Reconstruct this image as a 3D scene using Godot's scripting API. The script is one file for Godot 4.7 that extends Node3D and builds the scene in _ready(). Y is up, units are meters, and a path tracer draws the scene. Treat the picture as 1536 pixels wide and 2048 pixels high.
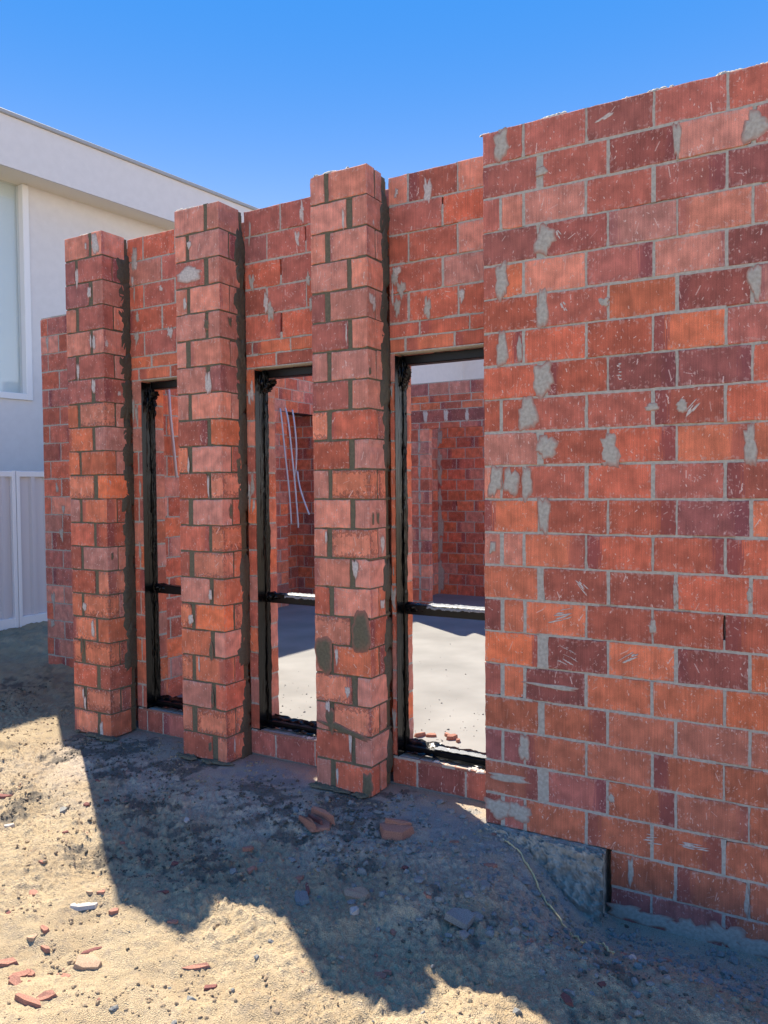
extends Node3D
# A house of red hollow clay bricks under construction: three pillars, three unglazed
# window frames wrapped in black plastic, a plain wall beside them, sand in front.

const C := 0.172            # one course, brick 0.162 + bed joint 0.010
const BH := 0.162
const ROWS := 21
const TOP := 3.612
const SUN_X := 0.593        # how far sunlight runs along x and z for each metre that it falls
const SUN_Z := 0.409

var rng := RandomNumberGenerator.new()
var M := {}                 # materials
var cells := {}             # letter -> list of atlas cells
var brick_cache := {}
var taken := {}
var nz := FastNoiseLite.new()
var nz2 := FastNoiseLite.new()

const CW := 192
const CH := 96
const NX := 8
const NY := 14

# ---------------------------------------------------------------- small helpers
func r(a: float, b: float) -> float:
	return rng.randf_range(a, b)

func numbered(called: String) -> String:
	var n: int = taken.get(called, 0)
	taken[called] = n + 1
	return called if n == 0 else "%s_%03d" % [called, n]

func thing(called: String, label: String, category: String, at := Vector3.ZERO, turn := 0.0, group := "") -> Node3D:
	var o := Node3D.new()
	o.name = numbered(called)
	add_child(o)
	o.position = at
	o.rotation.y = turn
	tag(o, label, category, group)
	return o

func tag(o: Node, label: String, category: String, group := "") -> void:
	o.set_meta("label", label)
	o.set_meta("category", category)
	if not o.has_meta("kind"):
		o.set_meta("kind", "thing")
	if group:
		o.set_meta("group", group)

func part(called: String, mesh: Mesh, mat: Material, parent: Node, at := Vector3.ZERO) -> MeshInstance3D:
	var o := MeshInstance3D.new()
	o.name = called if parent != self else numbered(called)
	o.mesh = mesh
	o.material_override = mat
	o.position = at
	parent.add_child(o, true)
	return o

func structure(called: String, mesh: Mesh, mat: Material, at := Vector3.ZERO) -> MeshInstance3D:
	var o := part(called, mesh, mat, self, at)
	o.set_meta("kind", "structure")
	return o

func new_st() -> SurfaceTool:
	var st := SurfaceTool.new()
	st.begin(Mesh.PRIMITIVE_TRIANGLES)
	st.set_smooth_group(-1)
	return st

func done(st: SurfaceTool) -> ArrayMesh:
	st.generate_normals()
	return st.commit()

# quad seen from the side where a-b-c-d run clockwise
func quad(st: SurfaceTool, a: Vector3, b: Vector3, c: Vector3, d: Vector3) -> void:
	st.add_vertex(a); st.add_vertex(b); st.add_vertex(c)
	st.add_vertex(a); st.add_vertex(c); st.add_vertex(d)

func box(st: SurfaceTool, p: Vector3, q: Vector3) -> void:
	var a := Vector3(minf(p.x, q.x), minf(p.y, q.y), minf(p.z, q.z))
	var b := Vector3(maxf(p.x, q.x), maxf(p.y, q.y), maxf(p.z, q.z))
	quad(st, Vector3(a.x, a.y, b.z), Vector3(a.x, b.y, b.z), Vector3(b.x, b.y, b.z), Vector3(b.x, a.y, b.z))
	quad(st, Vector3(b.x, a.y, a.z), Vector3(b.x, b.y, a.z), Vector3(a.x, b.y, a.z), Vector3(a.x, a.y, a.z))
	quad(st, Vector3(b.x, a.y, b.z), Vector3(b.x, b.y, b.z), Vector3(b.x, b.y, a.z), Vector3(b.x, a.y, a.z))
	quad(st, Vector3(a.x, a.y, a.z), Vector3(a.x, b.y, a.z), Vector3(a.x, b.y, b.z), Vector3(a.x, a.y, b.z))
	quad(st, Vector3(a.x, b.y, b.z), Vector3(a.x, b.y, a.z), Vector3(b.x, b.y, a.z), Vector3(b.x, b.y, b.z))
	quad(st, Vector3(a.x, a.y, a.z), Vector3(a.x, a.y, b.z), Vector3(b.x, a.y, b.z), Vector3(b.x, a.y, a.z))

func box_mesh(p: Vector3, q: Vector3) -> ArrayMesh:
	var st := new_st()
	box(st, p, q)
	return done(st)

# a box whose long edges are bevelled
func bevel_box(p: Vector3, q: Vector3, e: float) -> ArrayMesh:
	var st := new_st()
	var c := (p + q) * 0.5
	var h := ((q - p) * 0.5).abs()
	var i := h - Vector3.ONE * e
	for ax in 3:
		for s in [-1.0, 1.0]:
			var n := Vector3.ZERO; n[ax] = s
			var u := Vector3.ZERO; u[(ax + 1) % 3] = 1.0
			var v := n.cross(u)
			var o := c + n * h[ax]
			var iu := u * i[(ax + 1) % 3]
			var iv := v * i[(ax + 2) % 3]
			quad(st, o - iu - iv, o - iu + iv, o + iu + iv, o + iu - iv)
	for ax in 3:
		var b := (ax + 1) % 3
		var d := (ax + 2) % 3
		for s in [-1.0, 1.0]:
			for t in [-1.0, 1.0]:
				var w := Vector3.ZERO; w[ax] = i[ax]
				var p1 := c; p1[b] += s * h[b]; p1[d] += t * i[d]
				var p2 := c; p2[b] += s * i[b]; p2[d] += t * h[d]
				if s * t > 0.0:
					quad(st, p1 - w, p1 + w, p2 + w, p2 - w)
				else:
					quad(st, p2 - w, p2 + w, p1 + w, p1 - w)
	for sx in [-1.0, 1.0]:
		for sy in [-1.0, 1.0]:
			for sz in [-1.0, 1.0]:
				var s := Vector3(sx, sy, sz)
				var a := c + Vector3(h.x, i.y, i.z) * s
				var b := c + Vector3(i.x, h.y, i.z) * s
				var d := c + Vector3(i.x, i.y, h.z) * s
				st.add_vertex(a)
				if sx * sy * sz > 0.0:
					st.add_vertex(d); st.add_vertex(b)
				else:
					st.add_vertex(b); st.add_vertex(d)
	return done(st)

func tube(st: SurfaceTool, pts: Array, rad, seg := 8) -> void:
	st.set_smooth_group(0)
	var rings := []
	for i in pts.size():
		var t: Vector3 = (pts[mini(i + 1, pts.size() - 1)] - pts[maxi(i - 1, 0)]).normalized()
		var u := t.cross(Vector3(0.31, 0.2, 0.9)).normalized()
		var v := t.cross(u)
		var w: float = rad[i] if rad is Array else rad
		var ring := []
		for k in seg:
			var a := TAU * k / seg
			ring.append(pts[i] + (u * cos(a) + v * sin(a)) * w)
		rings.append(ring)
	for i in pts.size() - 1:
		for k in seg:
			var k2 := (k + 1) % seg
			quad(st, rings[i][k], rings[i][k2], rings[i + 1][k2], rings[i + 1][k])
	for k in range(1, seg - 1):
		st.add_vertex(rings[0][0]); st.add_vertex(rings[0][k + 1]); st.add_vertex(rings[0][k])
		var e: Array = rings[-1]
		st.add_vertex(e[0]); st.add_vertex(e[k]); st.add_vertex(e[k + 1])

# ---------------------------------------------------------------- materials
func plain(col: Color, rough := 0.85, metal := 0.0) -> StandardMaterial3D:
	var m := StandardMaterial3D.new()
	m.albedo_color = col
	m.roughness = rough
	m.metallic = metal
	return m

func noise_tex(seed_: int, freq: float, c0: Color, c1: Color, size := 512, oct := 5) -> NoiseTexture2D:
	var n := FastNoiseLite.new()
	n.seed = seed_
	n.noise_type = FastNoiseLite.TYPE_SIMPLEX
	n.frequency = freq
	n.fractal_octaves = oct
	var t := NoiseTexture2D.new()
	t.width = size; t.height = size
	t.seamless = true
	t.noise = n
	var g := Gradient.new()
	g.set_color(0, c0); g.set_color(1, c1)
	t.color_ramp = g
	return t

func grained(col: Color, seed_: int, scale_: float, lo: float, hi: float, rough := 0.9, freq := 0.02, relief := 0.0) -> StandardMaterial3D:
	var m := plain(col, rough)
	m.albedo_texture = noise_tex(seed_, freq, Color(lo, lo, lo), Color(hi, hi, hi))
	m.uv1_triplanar = true
	m.uv1_world_triplanar = true
	m.uv1_scale = Vector3.ONE * scale_
	if relief > 0.0:
		m.heightmap_enabled = true
		m.heightmap_scale = relief
		m.heightmap_texture = noise_tex(seed_ + 7, freq * 2.0, Color.BLACK, Color.WHITE)
	return m

# One sheet of 112 brick faces: fired clay with drag lines from the die, darker kiln ends, lime flecks,
# scraped mortar.
func brick_atlas() -> ImageTexture:
	var w := CW * NX
	var h := CH * NY
	var n := FastNoiseLite.new()
	n.noise_type = FastNoiseLite.TYPE_SIMPLEX
	n.seed = 11; n.frequency = 0.18; n.fractal_octaves = 3
	var streak_img := n.get_image(w, 48)
	streak_img.resize(w, h, Image.INTERPOLATE_BILINEAR)
	n.seed = 12; n.frequency = 0.013; n.fractal_octaves = 3
	var blotch_img := n.get_image(w, h)
	n.seed = 13; n.frequency = 0.055; n.fractal_octaves = 5
	var smear_img := n.get_image(w, h)
	n.seed = 14; n.frequency = 0.35; n.fractal_octaves = 2
	var fine_img := n.get_image(w, h)
	for im in [streak_img, blotch_img, smear_img, fine_img]:
		im.convert(Image.FORMAT_L8)
	var sk := streak_img.get_data()
	var bl := blotch_img.get_data()
	var sm := smear_img.get_data()
	var fi := fine_img.get_data()
	var kinds := {"p": [172, 101, 88], "d": [150, 86, 77], "r": [188, 101, 78], "o": [212, 116, 80], "k": [206, 133, 112], "b": [180, 106, 81], "w": [216, 130, 99]}
	var order := "p".repeat(16) + "d".repeat(12) + "r".repeat(22) + "o".repeat(14) + "k".repeat(18) + "b".repeat(14) + "w".repeat(16)
	var data := PackedByteArray()
	data.resize(w * h * 3)
	for cell in NX * NY:
		var kind := order[cell]
		if not cells.has(kind):
			cells[kind] = []
		cells[kind].append(cell)
		var base: Array = kinds[kind]
		var dl := r(0.90, 1.10)
		var hue := r(-8, 8)
		var cr: float = base[0] * dl + hue
		var cg: float = base[1] * dl
		var cb: float = base[2] * dl - hue * 0.6
		var dark_end := r(0.10, 0.30) if rng.randf() < 0.45 else 0.0
		var dark_right := rng.randf() < 0.5
		var dark_amt := r(0.25, 0.6)
		var haze := r(0.0, 0.35) + (0.25 if kind == "k" else 0.0)
		var ox := (cell % NX) * CW
		var oy := (cell / NX) * CH
		var wet := r(0.10, 0.2) if kind == "w" else 0.0
		for y in CH:
			var row := (oy + y) * w + ox
			var ey := minf(y, CH - 1 - y) / float(CH)
			for x in CW:
				var i := row + x
				var f := 1.0 + (sk[i] - 128) * 0.0006 + (bl[i] - 128) * 0.0010 + (fi[i] - 128) * 0.0008
				var R := cr * f
				var G := cg * f
				var B := cb * f
				if dark_end > 0.0:
					var fx := x / float(CW)
					if dark_right:
						fx = 1.0 - fx
					var t := clampf((dark_end - fx) * 16.0 + (sk[i] - 128) * 0.012, 0.0, 1.0) * dark_amt
					R = lerpf(R, 112.0, t); G = lerpf(G, 58.0, t); B = lerpf(B, 66.0, t)
				# clay still damp round the rim from the fresh joints, with an outline of its own
				if wet > 0.0:
					var rim := minf(minf(y / float(CH) * 1.2, (CH - 1 - y) / float(CH) * 0.75), minf(x, CW - 1 - x) / float(CW) * 1.7)
					var damp := clampf((wet + (sm[i] - 128) * 0.0013 - rim) * 40.0, 0.0, 1.0) * 0.22
					R *= 1.0 - damp; G *= 1.0 - damp * 1.15; B *= 1.0 - damp * 1.15
				# scraped mortar haze, patchy, thicker along the brick's edges where the trowel ran
				var ex := minf(x, CW - 1 - x) / float(CW)
				var e := minf(ey * 1.0, ex * 2.0)
				var a := clampf((sm[i] - 150.0 + (26.0 - e * 300.0) * 1.3 + (sk[i] - 128) * 0.35) * 0.016 + haze * 0.25, 0.0, 0.5)
				if a > 0.0:
					R = lerpf(R, 196.0, a); G = lerpf(G, 160.0, a); B = lerpf(B, 150.0, a)
				var j := i * 3
				data[j] = clampi(int(R), 0, 255)
				data[j + 1] = clampi(int(G), 0, 255)
				data[j + 2] = clampi(int(B), 0, 255)
		# flecks and scratches of lime and mortar, some in dense scuffs
		var scuffs := []
		for k in rng.randi_range(0, 2):
			scuffs.append(Vector2(r(10, CW - 10), r(8, CH - 8)))
		for k in rng.randi_range(15, 60):
			var px := r(2, CW - 3)
			var py := r(2, CH - 3)
			if scuffs.size() > 0 and rng.randf() < 0.4:
				var c: Vector2 = scuffs[rng.randi_range(0, scuffs.size() - 1)]
				px = c.x + rng.randfn(0, 17)
				py = c.y + rng.randfn(0, 11)
			var ang := r(-0.5, 0.5) + (PI / 2 if rng.randf() < 0.7 else 0.7)
			var ln := r(1.0, 8.0) if rng.randf() < 0.93 else r(10, 30)
			var al := r(0.25, 0.85)
			var wide := 1 if rng.randf() < 0.4 else rng.randi_range(2, 3)
			for q in int(ln) + 1:
				var qx := int(px + cos(ang) * q)
				var qy := int(py + sin(ang) * q)
				for dx in wide:
					if qx >= 0 and qx + dx < CW and qy >= 0 and qy < CH:
						var j := ((oy + qy) * w + ox + qx + dx) * 3
						data[j] = int(lerpf(data[j], 222, al))
						data[j + 1] = int(lerpf(data[j + 1], 200, al))
						data[j + 2] = int(lerpf(data[j + 2], 190, al))
		for k in rng.randi_range(0, 14):   # small dark pits
			var j := ((oy + rng.randi_range(2, CH - 3)) * w + ox + rng.randi_range(2, CW - 3)) * 3
			for q in 3:
				data[j + q] = data[j + q] * 5 / 10
	var img := Image.create_from_data(w, h, false, Image.FORMAT_RGB8, data)
	return ImageTexture.create_from_image(img)

func make_materials() -> void:
	var b := plain(Color.WHITE, 0.88)
	b.albedo_texture = brick_atlas()
	M.brick = b
	M.mortar = grained(Color(0.73, 0.705, 0.655), 21, 2.2, 0.84, 1.0, 0.95, 0.03, 0.1)
	M.mortar_fresh = grained(Color(0.43, 0.405, 0.325), 22, 2.6, 0.84, 1.0, 0.9, 0.03, 0.12)
	M.mortar_wet = grained(Color(0.345, 0.33, 0.275), 29, 2.6, 0.84, 1.0, 0.75, 0.03, 0.12)
	M.mortar_lime = grained(Color(0.84, 0.80, 0.76), 23, 3.0, 0.82, 1.0, 0.95, 0.03, 0.1)
	M.concrete = grained(Color(0.77, 0.735, 0.675), 24, 1.3, 0.62, 1.0, 0.95, 0.02, 0.5)
	M.floor = grained(Color(0.545, 0.54, 0.525), 25, 0.22, 0.84, 1.0, 0.9, 0.008)
	M.black = plain(Color(0.03, 0.032, 0.036), 0.24)
	M.black.metallic_specular = 0.35
	M.frame = plain(Color(0.04, 0.043, 0.05), 0.35)
	M.frame.metallic_specular = 0.35
	M.film = grained(Color(0.70, 0.72, 0.73), 26, 9.0, 0.4, 1.0, 0.5, 0.03)
	M.plate = grained(Color(0.78, 0.76, 0.70), 27, 4.0, 0.8, 1.0, 0.6)
	M.render_white = grained(Color(0.86, 0.85, 0.845), 28, 0.5, 0.97, 1.0, 0.85, 0.02)
	M.soffit = plain(Color(0.92, 0.89, 0.82), 0.8)  # cream warmed in the colour to stand for light bounced under the eaves
	M.gutter = plain(Color(0.62, 0.63, 0.64), 0.5)
	M.white_frame = plain(Color(0.9, 0.9, 0.9), 0.4)
	M.blind = plain(Color(0.84, 0.87, 0.87), 0.8)
	var g := plain(Color(0.75, 0.85, 0.86, 0.12), 0.03)
	g.transparency = BaseMaterial3D.TRANSPARENCY_ALPHA
	g.metallic_specular = 0.8
	M.glass = g
	M.fence = plain(Color(0.76, 0.74, 0.755), 0.5)
	M.fence_trim = plain(Color(0.86, 0.86, 0.87), 0.45)
	M.conduit = plain(Color(0.74, 0.75, 0.78), 0.45)
	M.steel = plain(Color(0.10, 0.11, 0.14), 0.5)
	M.straw = plain(Color(0.80, 0.74, 0.55), 0.8)
	M.stone = grained(Color(0.62, 0.62, 0.60), 31, 14.0, 0.6, 1.0)
	M.pale_stone = grained(Color(0.76, 0.73, 0.70), 32, 14.0, 0.75, 1.0)
	M.shard = grained(Color(0.75, 0.53, 0.45), 33, 12.0, 0.62, 1.0, 0.9, 0.02)
	M.shard_dark = grained(Color(0.58, 0.36, 0.33), 34, 12.0, 0.6, 1.0, 0.9, 0.02)
	M.shard_dusty = grained(Color(0.80, 0.67, 0.55), 35, 12.0, 0.65, 1.0, 0.9, 0.02)
	var s := plain(Color.WHITE, 0.97)
	s.vertex_color_use_as_albedo = true
	s.albedo_texture = noise_tex(41, 0.09, Color(0.74, 0.73, 0.71), Color(1, 1, 1), 1024, 5)
	s.uv1_triplanar = true
	s.uv1_world_triplanar = true
	s.uv1_scale = Vector3.ONE * 1.1
	s.heightmap_enabled = true
	s.heightmap_scale = 0.8
	s.heightmap_texture = noise_tex(42, 0.12, Color.BLACK, Color.WHITE, 1024, 4)
	M.sand = s
	for key in ["mortar", "mortar_fresh", "mortar_lime"]:
		var f: StandardMaterial3D = M[key].duplicate()
		var c: Color = f.albedo_color.srgb_to_linear()
		f.albedo_color = Color.WHITE
		f.vertex_color_use_as_albedo = true
		feather[M[key]] = [c, f]
	M.crumb = grained(Color(0.44, 0.41, 0.355), 43, 20.0, 0.6, 1.0)
	M.clod = grained(Color(0.70, 0.61, 0.49), 44, 20.0, 0.7, 1.0)

# ---------------------------------------------------------------- bricks
# front outline slightly ragged, arrises rounded; front face at z = 0, running back to -depth
func brick_mesh(sx: float, sy: float, depth: float, cell: int, variant: int) -> ArrayMesh:
	var key := "%d_%d_%d_%d_%d" % [roundi(sx * 1000), roundi(sy * 1000), roundi(depth * 1000), cell, variant]
	if brick_cache.has(key):
		return brick_cache[key]
	var nx := maxi(2, roundi(sx / 0.04))
	var ny := maxi(2, roundi(sy / 0.04))
	var pts: Array[Vector2] = []
	for i in nx:
		pts.append(Vector2(sx * i / nx, 0))
	for i in ny:
		pts.append(Vector2(sx, sy * i / ny))
	for i in nx:
		pts.append(Vector2(sx - sx * i / nx, sy))
	for i in ny:
		pts.append(Vector2(0, sy - sy * i / ny))
	var ctr := Vector2(sx, sy) * 0.5
	for i in pts.size():
		pts[i] += Vector2(r(-1, 1), r(-1, 1)) * 0.0024
	if rng.randf() < 0.4:   # a knocked corner
		var k: int = [0, nx, nx + ny, 2 * nx + ny][rng.randi_range(0, 3)]
		pts[k] += (ctr - pts[k]).normalized() * r(0.003, 0.009)
	var bev := r(0.0025, 0.0045)
	# uv window inside the cell
	var uw := minf(1.0, sx / 0.300) * 0.94
	var vw := minf(1.0, sy / BH) * 0.94
	var u0 := 0.03 + r(0, 0.94 - uw)
	var v0 := 0.03 + r(0, 0.94 - vw)
	var co := Vector2(cell % NX, cell / NX)
	var dw := minf(0.94, depth / 0.300 * 0.94)
	var at := func(u: float, v: float) -> Vector2:
		return (co + Vector2(clampf(u, 0.02, 0.98), clampf(v, 0.02, 0.98))) / Vector2(NX, NY)
	var st := new_st()
	var N := pts.size()
	var inn: Array[Vector2] = []
	for p in pts:
		inn.append(Vector2(clampf(p.x, bev, sx - bev), clampf(p.y, bev, sy - bev)))
	var flip_u := rng.randf() < 0.5
	var flip_v := rng.randf() < 0.3
	var uvf := func(p: Vector2) -> Vector2:
		var fu := p.x / sx
		var fv := 1.0 - p.y / sy
		return at.call(u0 + (1.0 - fu if flip_u else fu) * uw, v0 + (1.0 - fv if flip_v else fv) * vw)
	for i in N:
		var j := (i + 1) % N
		var a := inn[i]
		var b := inn[j]
		# front fan
		for q in [ctr, b, a]:
			st.set_uv(uvf.call(q)); st.add_vertex(Vector3(q.x, q.y, 0))
		# bevel
		var A := pts[i]
		var B := pts[j]
		var v := [Vector3(a.x, a.y, 0), Vector3(b.x, b.y, 0), Vector3(B.x, B.y, -bev), Vector3(A.x, A.y, -bev)]
		var t := [uvf.call(a), uvf.call(b), uvf.call(B), uvf.call(A)]
		for k in [0, 1, 2, 0, 2, 3]:
			st.set_uv(t[k]); st.add_vertex(v[k])
		# sides
		var horizontal := absf(A.y - B.y) < absf(A.x - B.x)
		v = [Vector3(A.x, A.y, -bev), Vector3(B.x, B.y, -bev), Vector3(B.x, B.y, -depth), Vector3(A.x, A.y, -depth)]
		if horizontal:
			var va := u0 + A.x / sx * uw
			var vb := u0 + B.x / sx * uw
			t = [at.call(va, 0.3), at.call(vb, 0.3), at.call(vb, 0.75), at.call(va, 0.75)]
		else:
			var va := v0 + (1.0 - A.y / sy) * vw
			var vb := v0 + (1.0 - B.y / sy) * vw
			t = [at.call(0.03, va), at.call(0.03, vb), at.call(0.03 + dw, vb), at.call(0.03 + dw, va)]
		for k in [0, 1, 2, 0, 2, 3]:
			st.set_uv(t[k]); st.add_vertex(v[k])
		# back
		st.set_uv(uvf.call(ctr)); st.add_vertex(Vector3(ctr.x, ctr.y, -depth))
		st.set_uv(uvf.call(A)); st.add_vertex(Vector3(A.x, A.y, -depth))
		st.set_uv(uvf.call(B)); st.add_vertex(Vector3(B.x, B.y, -depth))
	var m := done(st)
	brick_cache[key] = m
	return m

func pick(kinds: String) -> int:
	var k := kinds[rng.randi_range(0, kinds.length() - 1)]
	var list: Array = cells[k]
	return list[rng.randi_range(0, list.size() - 1)]

func add_brick(parent: Node3D, x0: float, x1: float, y0: float, sy: float, z: float, depth: float, kinds: String, variants := 4) -> MeshInstance3D:
	var sx := x1 - x0
	if sx < 0.02:
		return null
	var snapped := maxf(0.02, roundf(sx * 200.0) / 200.0)
	var m := brick_mesh(snapped, sy, depth, pick(kinds), rng.randi_range(0, variants - 1))
	var o := part("brick", m, M.brick, parent, Vector3(x0 + (sx - snapped) * 0.5 + r(-0.001, 0.001), y0 + r(-0.001, 0.001), z + r(-0.002, 0.0015)))
	o.rotation = Vector3(r(-0.006, 0.006), r(-0.005, 0.005), r(-0.003, 0.003))
	return o

# lays one course between the ends given by the joints; joints = [[from, to], ...]; mortar goes into st
func lay(parent: Node3D, st: SurfaceTool, x0: float, x1: float, y: float, joints: Array, kinds: Array, sy := BH, depth := 0.09, flush := 0.002, gap_share := 0.05, z := 0.0) -> void:
	var a := x0
	for i in joints.size() + 1:
		var b: float = joints[i][0] if i < joints.size() else x1
		add_brick(parent, a, b, y, sy, z, depth, kinds[mini(i, kinds.size() - 1)])
		if i < joints.size():
			var c: float = joints[i][1]
			var f := z - flush - r(0, 0.003)
			var roll_ := rng.randf()
			if roll_ < gap_share:      # a joint not filled all the way
				var cut := r(0.2, 0.75)
				box(st, Vector3(b - 0.004, y - 0.002, f), Vector3(c + 0.004, y + sy * cut, z - depth + 0.003))
				box(st, Vector3(b - 0.004, y + sy * cut, z - 0.05), Vector3(c + 0.004, y + sy + 0.002, z - depth + 0.003))
			else:
				box(st, Vector3(b - 0.004, y - 0.002, f), Vector3(c + 0.004, y + sy + 0.002, z - depth + 0.003))
			a = c
	# bed joint on top of the course, in lengths that stand a little differently
	var q := x0 + 0.002
	if y + sy > TOP - 0.02:
		q = x1
	while q < x1 - 0.004:
		var e := minf(q + r(0.08, 0.2), x1 - 0.002)
		if x1 - e < 0.03:
			e = x1 - 0.002
		box(st, Vector3(q, y + sy - 0.003, z - flush - (r(0, 0.003) if rng.randf() < 0.7 else r(0.003, 0.009))), Vector3(e, y + sy + 0.013, z - depth + 0.003))
		q = e

func running(x0: float, x1: float, start: float, pitch := 0.315, j := 0.010) -> Array:
	var out := []
	var x := start
	while x - pitch > x0 + 0.05:
		x -= pitch
	while x < x1 - 0.05:
		if x > x0 + 0.04:
			out.append([x - j * 0.5 + r(-0.002, 0.001), x + j * 0.5 + r(-0.001, 0.003)])
		x += pitch
	return out

# on brick faces mortar wears thin towards its edge and lets the clay through
const CLAY := Color(0.42, 0.16, 0.11)
var feather := {}

# a lump of mortar trowelled or dropped on a face: origin, two axes in the face, half sizes, thickness
func smear(parent: Node3D, at: Vector3, u: Vector3, v: Vector3, a: float, b: float, t: float, mat: Material, rough := 0.22, called := "mortar_smear") -> MeshInstance3D:
	var n := u.cross(v)
	var st := SurfaceTool.new()
	st.begin(Mesh.PRIMITIVE_TRIANGLES)
	st.set_smooth_group(0)
	var K := 26
	var ph := r(0, 50)
	var rings := []
	var tint := feather.get(mat, [])
	var shades := []
	for s in [[1.0, -0.1], [0.90, 0.45], [0.70, 0.9], [0.35, 1.0]]:
		var ring := []
		var ring_c := []
		var full := clampf((1.0 - s[0]) * 3.0, 0.0, 1.0)
		for k in K:
			if tint.size() > 0:
				ring_c.append(CLAY.lerp(tint[0], clampf(0.12 + full + r(-0.2, 0.25), 0.0, 1.0)))
			var ang := TAU * k / K
			var d := Vector2(cos(ang), sin(ang))
			# squarish outline, ragged
			var sq := 1.0 / pow(pow(absf(d.x), 3.2) + pow(absf(d.y), 3.2), 1.0 / 3.2)
			var w := sq * (1.0 + rough * (nz.get_noise_2d(d.x * 11.0 + ph, d.y * 11.0 + ph) * 1.9 + nz2.get_noise_2d(d.x * 60.0 - ph, d.y * 60.0) * 0.35))
			var hgt: float = s[1] * t * (1.0 + 0.5 * nz.get_noise_2d(d.x * 40.0 + ph * 2.0 + s[0] * 31.0, d.y * 40.0))
			ring.append(at + u * (d.x * w * a * s[0]) + v * (d.y * w * b * s[0]) + n * hgt)
		rings.append(ring)
		shades.append(ring_c)
	var put := func(q: int, k: int) -> void:
		if tint.size() > 0:
			st.set_color(shades[q][k])
		st.add_vertex(rings[q][k])
	for q in rings.size() - 1:
		for k in K:
			var k2 := (k + 1) % K
			put.call(q, k); put.call(q + 1, k); put.call(q + 1, k2)
			put.call(q, k); put.call(q + 1, k2); put.call(q, k2)
	var ctr := at + n * t
	for k in K:
		if tint.size() > 0:
			st.set_color(tint[0])
		st.add_vertex(ctr)
		put.call(rings.size() - 1, (k + 1) % K); put.call(rings.size() - 1, k)
	return part(called, done(st), tint[1] if tint.size() > 0 and called == "mortar_smear" else mat, parent)

# ---------------------------------------------------------------- ground
func ground_y(x: float, z: float) -> float:
	var y := -0.012
	y += 0.22 * smoothstep(-3.9, -6.6, x) * (1.0 - 0.5 * smoothstep(0.0, 2.5, z))
	y -= 0.32 * smoothstep(0.12, 0.72, x) * (1.0 - smoothstep(0.12, 1.05, z))
	y -= 0.045 * smoothstep(0.35, 1.2, z)
	var away := smoothstep(0.02, 0.5, z)
	if x < -3.5:
		away = maxf(away, smoothstep(-3.5, -4.0, x))
	var rough := lerpf(1.0, 0.3, smoothstep(1.4, 1.95, z + 0.25 * nz.get_noise_2d(x * 9.0, 77.0)))
	y += away * (nz.get_noise_2d(x * 22.0, z * 22.0) * 0.04 + nz.get_noise_2d(x * 60.0 + 300.0, z * 60.0) * 0.013 * rough)
	# wind and boots have left soft ridges further out
	y += away * (1.0 - rough) * (0.016 * nz.get_noise_2d(x * 26.0 + z * 18.0, z * 75.0 - x * 20.0) + 0.008 * absf(nz2.get_noise_2d(x * 40.0, z * 90.0 + 11.0)))
	y += 0.006 * nz.get_noise_2d(x * 190.0, z * 190.0 + 90.0) * (0.35 + away * rough)
	# trampled and shovelled sand near the wall: lumps and crumbs
	var lump := smoothstep(-0.25, 0.25, nz2.get_noise_2d(x * 16.0 + 70.0, z * 16.0))
	y -= away * rough * absf(nz2.get_noise_2d(x * 85.0, z * 85.0)) * 0.015 * lump
	y += away * rough * 0.014 * maxf(0.0, nz2.get_noise_2d(x * 250.0 + 40.0, z * 250.0) - 0.05) * (0.3 + lump)
	y += rough * 0.007 * nz2.get_noise_2d(x * 520.0, z * 520.0) * (0.3 + away)
	# inside the walls the ground lies under the slab
	if z < -0.3 and x > -3.45:
		y = -0.16
	if (z < -1.25 and x > -5.0) or (z < -3.9 and x > -6.3):
		y = -0.16
	return y

# where soil is damp and dark, and where cement was spilt: [x, z, radius, strength]
const DARK := [[-2.84, 0.26, 0.22, 1.0], [-2.6, 0.13, 0.25, 1.0], [-2.1, 0.19, 0.22, 1.0], [-2.36, 0.43, 0.22, 0.9], [-2.45, 1.03, 0.14, 0.7],
	[-1.59, 1.2, 0.13, 0.7], [-1.26, 0.82, 0.2, 0.6], [-1.39, 0.2, 0.22, 0.9], [-1.1, 0.36, 0.25, 0.9], [-0.83, 0.43, 0.22, 0.9], [-0.6, 0.3, 0.22, 1.0],
	[-0.42, 0.28, 0.17, 1.0], [-0.48, 0.64, 0.16, 0.6], [-1.03, 1.06, 0.2, 0.7], [-1.32, 1.1, 0.2, 0.6], [-0.83, 0.08, 0.2, 1.0], [-0.95, -0.05, 0.12, 1.0],
	[-4.78, -0.49, 0.3, 0.8], [-1.8, 0.66, 0.3, 0.5], [-4.3, -0.2, 0.2, 0.5], [0.2, 0.9, 0.2, 0.35], [0.9, 0.9, 0.25, 0.4], [-2.0, 0.05, 0.16, 0.9], [-3.05, 0.05, 0.16, 0.9], [-0.62, -0.1, 0.12, 0.7]]
const PALE := [[-1.66, -0.02, 0.14, 0.8], [-1.41, -0.02, 0.16, 0.9], [-1.22, 0.02, 0.12, 0.8], [-0.4, 0.06, 0.14, 0.9], [-0.22, 0.12, 0.17, 1.0], [-0.08, 0.04, 0.17, 1.0], [-0.66, 0.2, 0.07, 0.8], [0.2, 0.12, 0.2, 0.9], [0.45, 0.1, 0.2, 0.7], [-0.4, -0.12, 0.1, 0.5], [-1.6, 0.2, 0.1, 0.6]]

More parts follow.
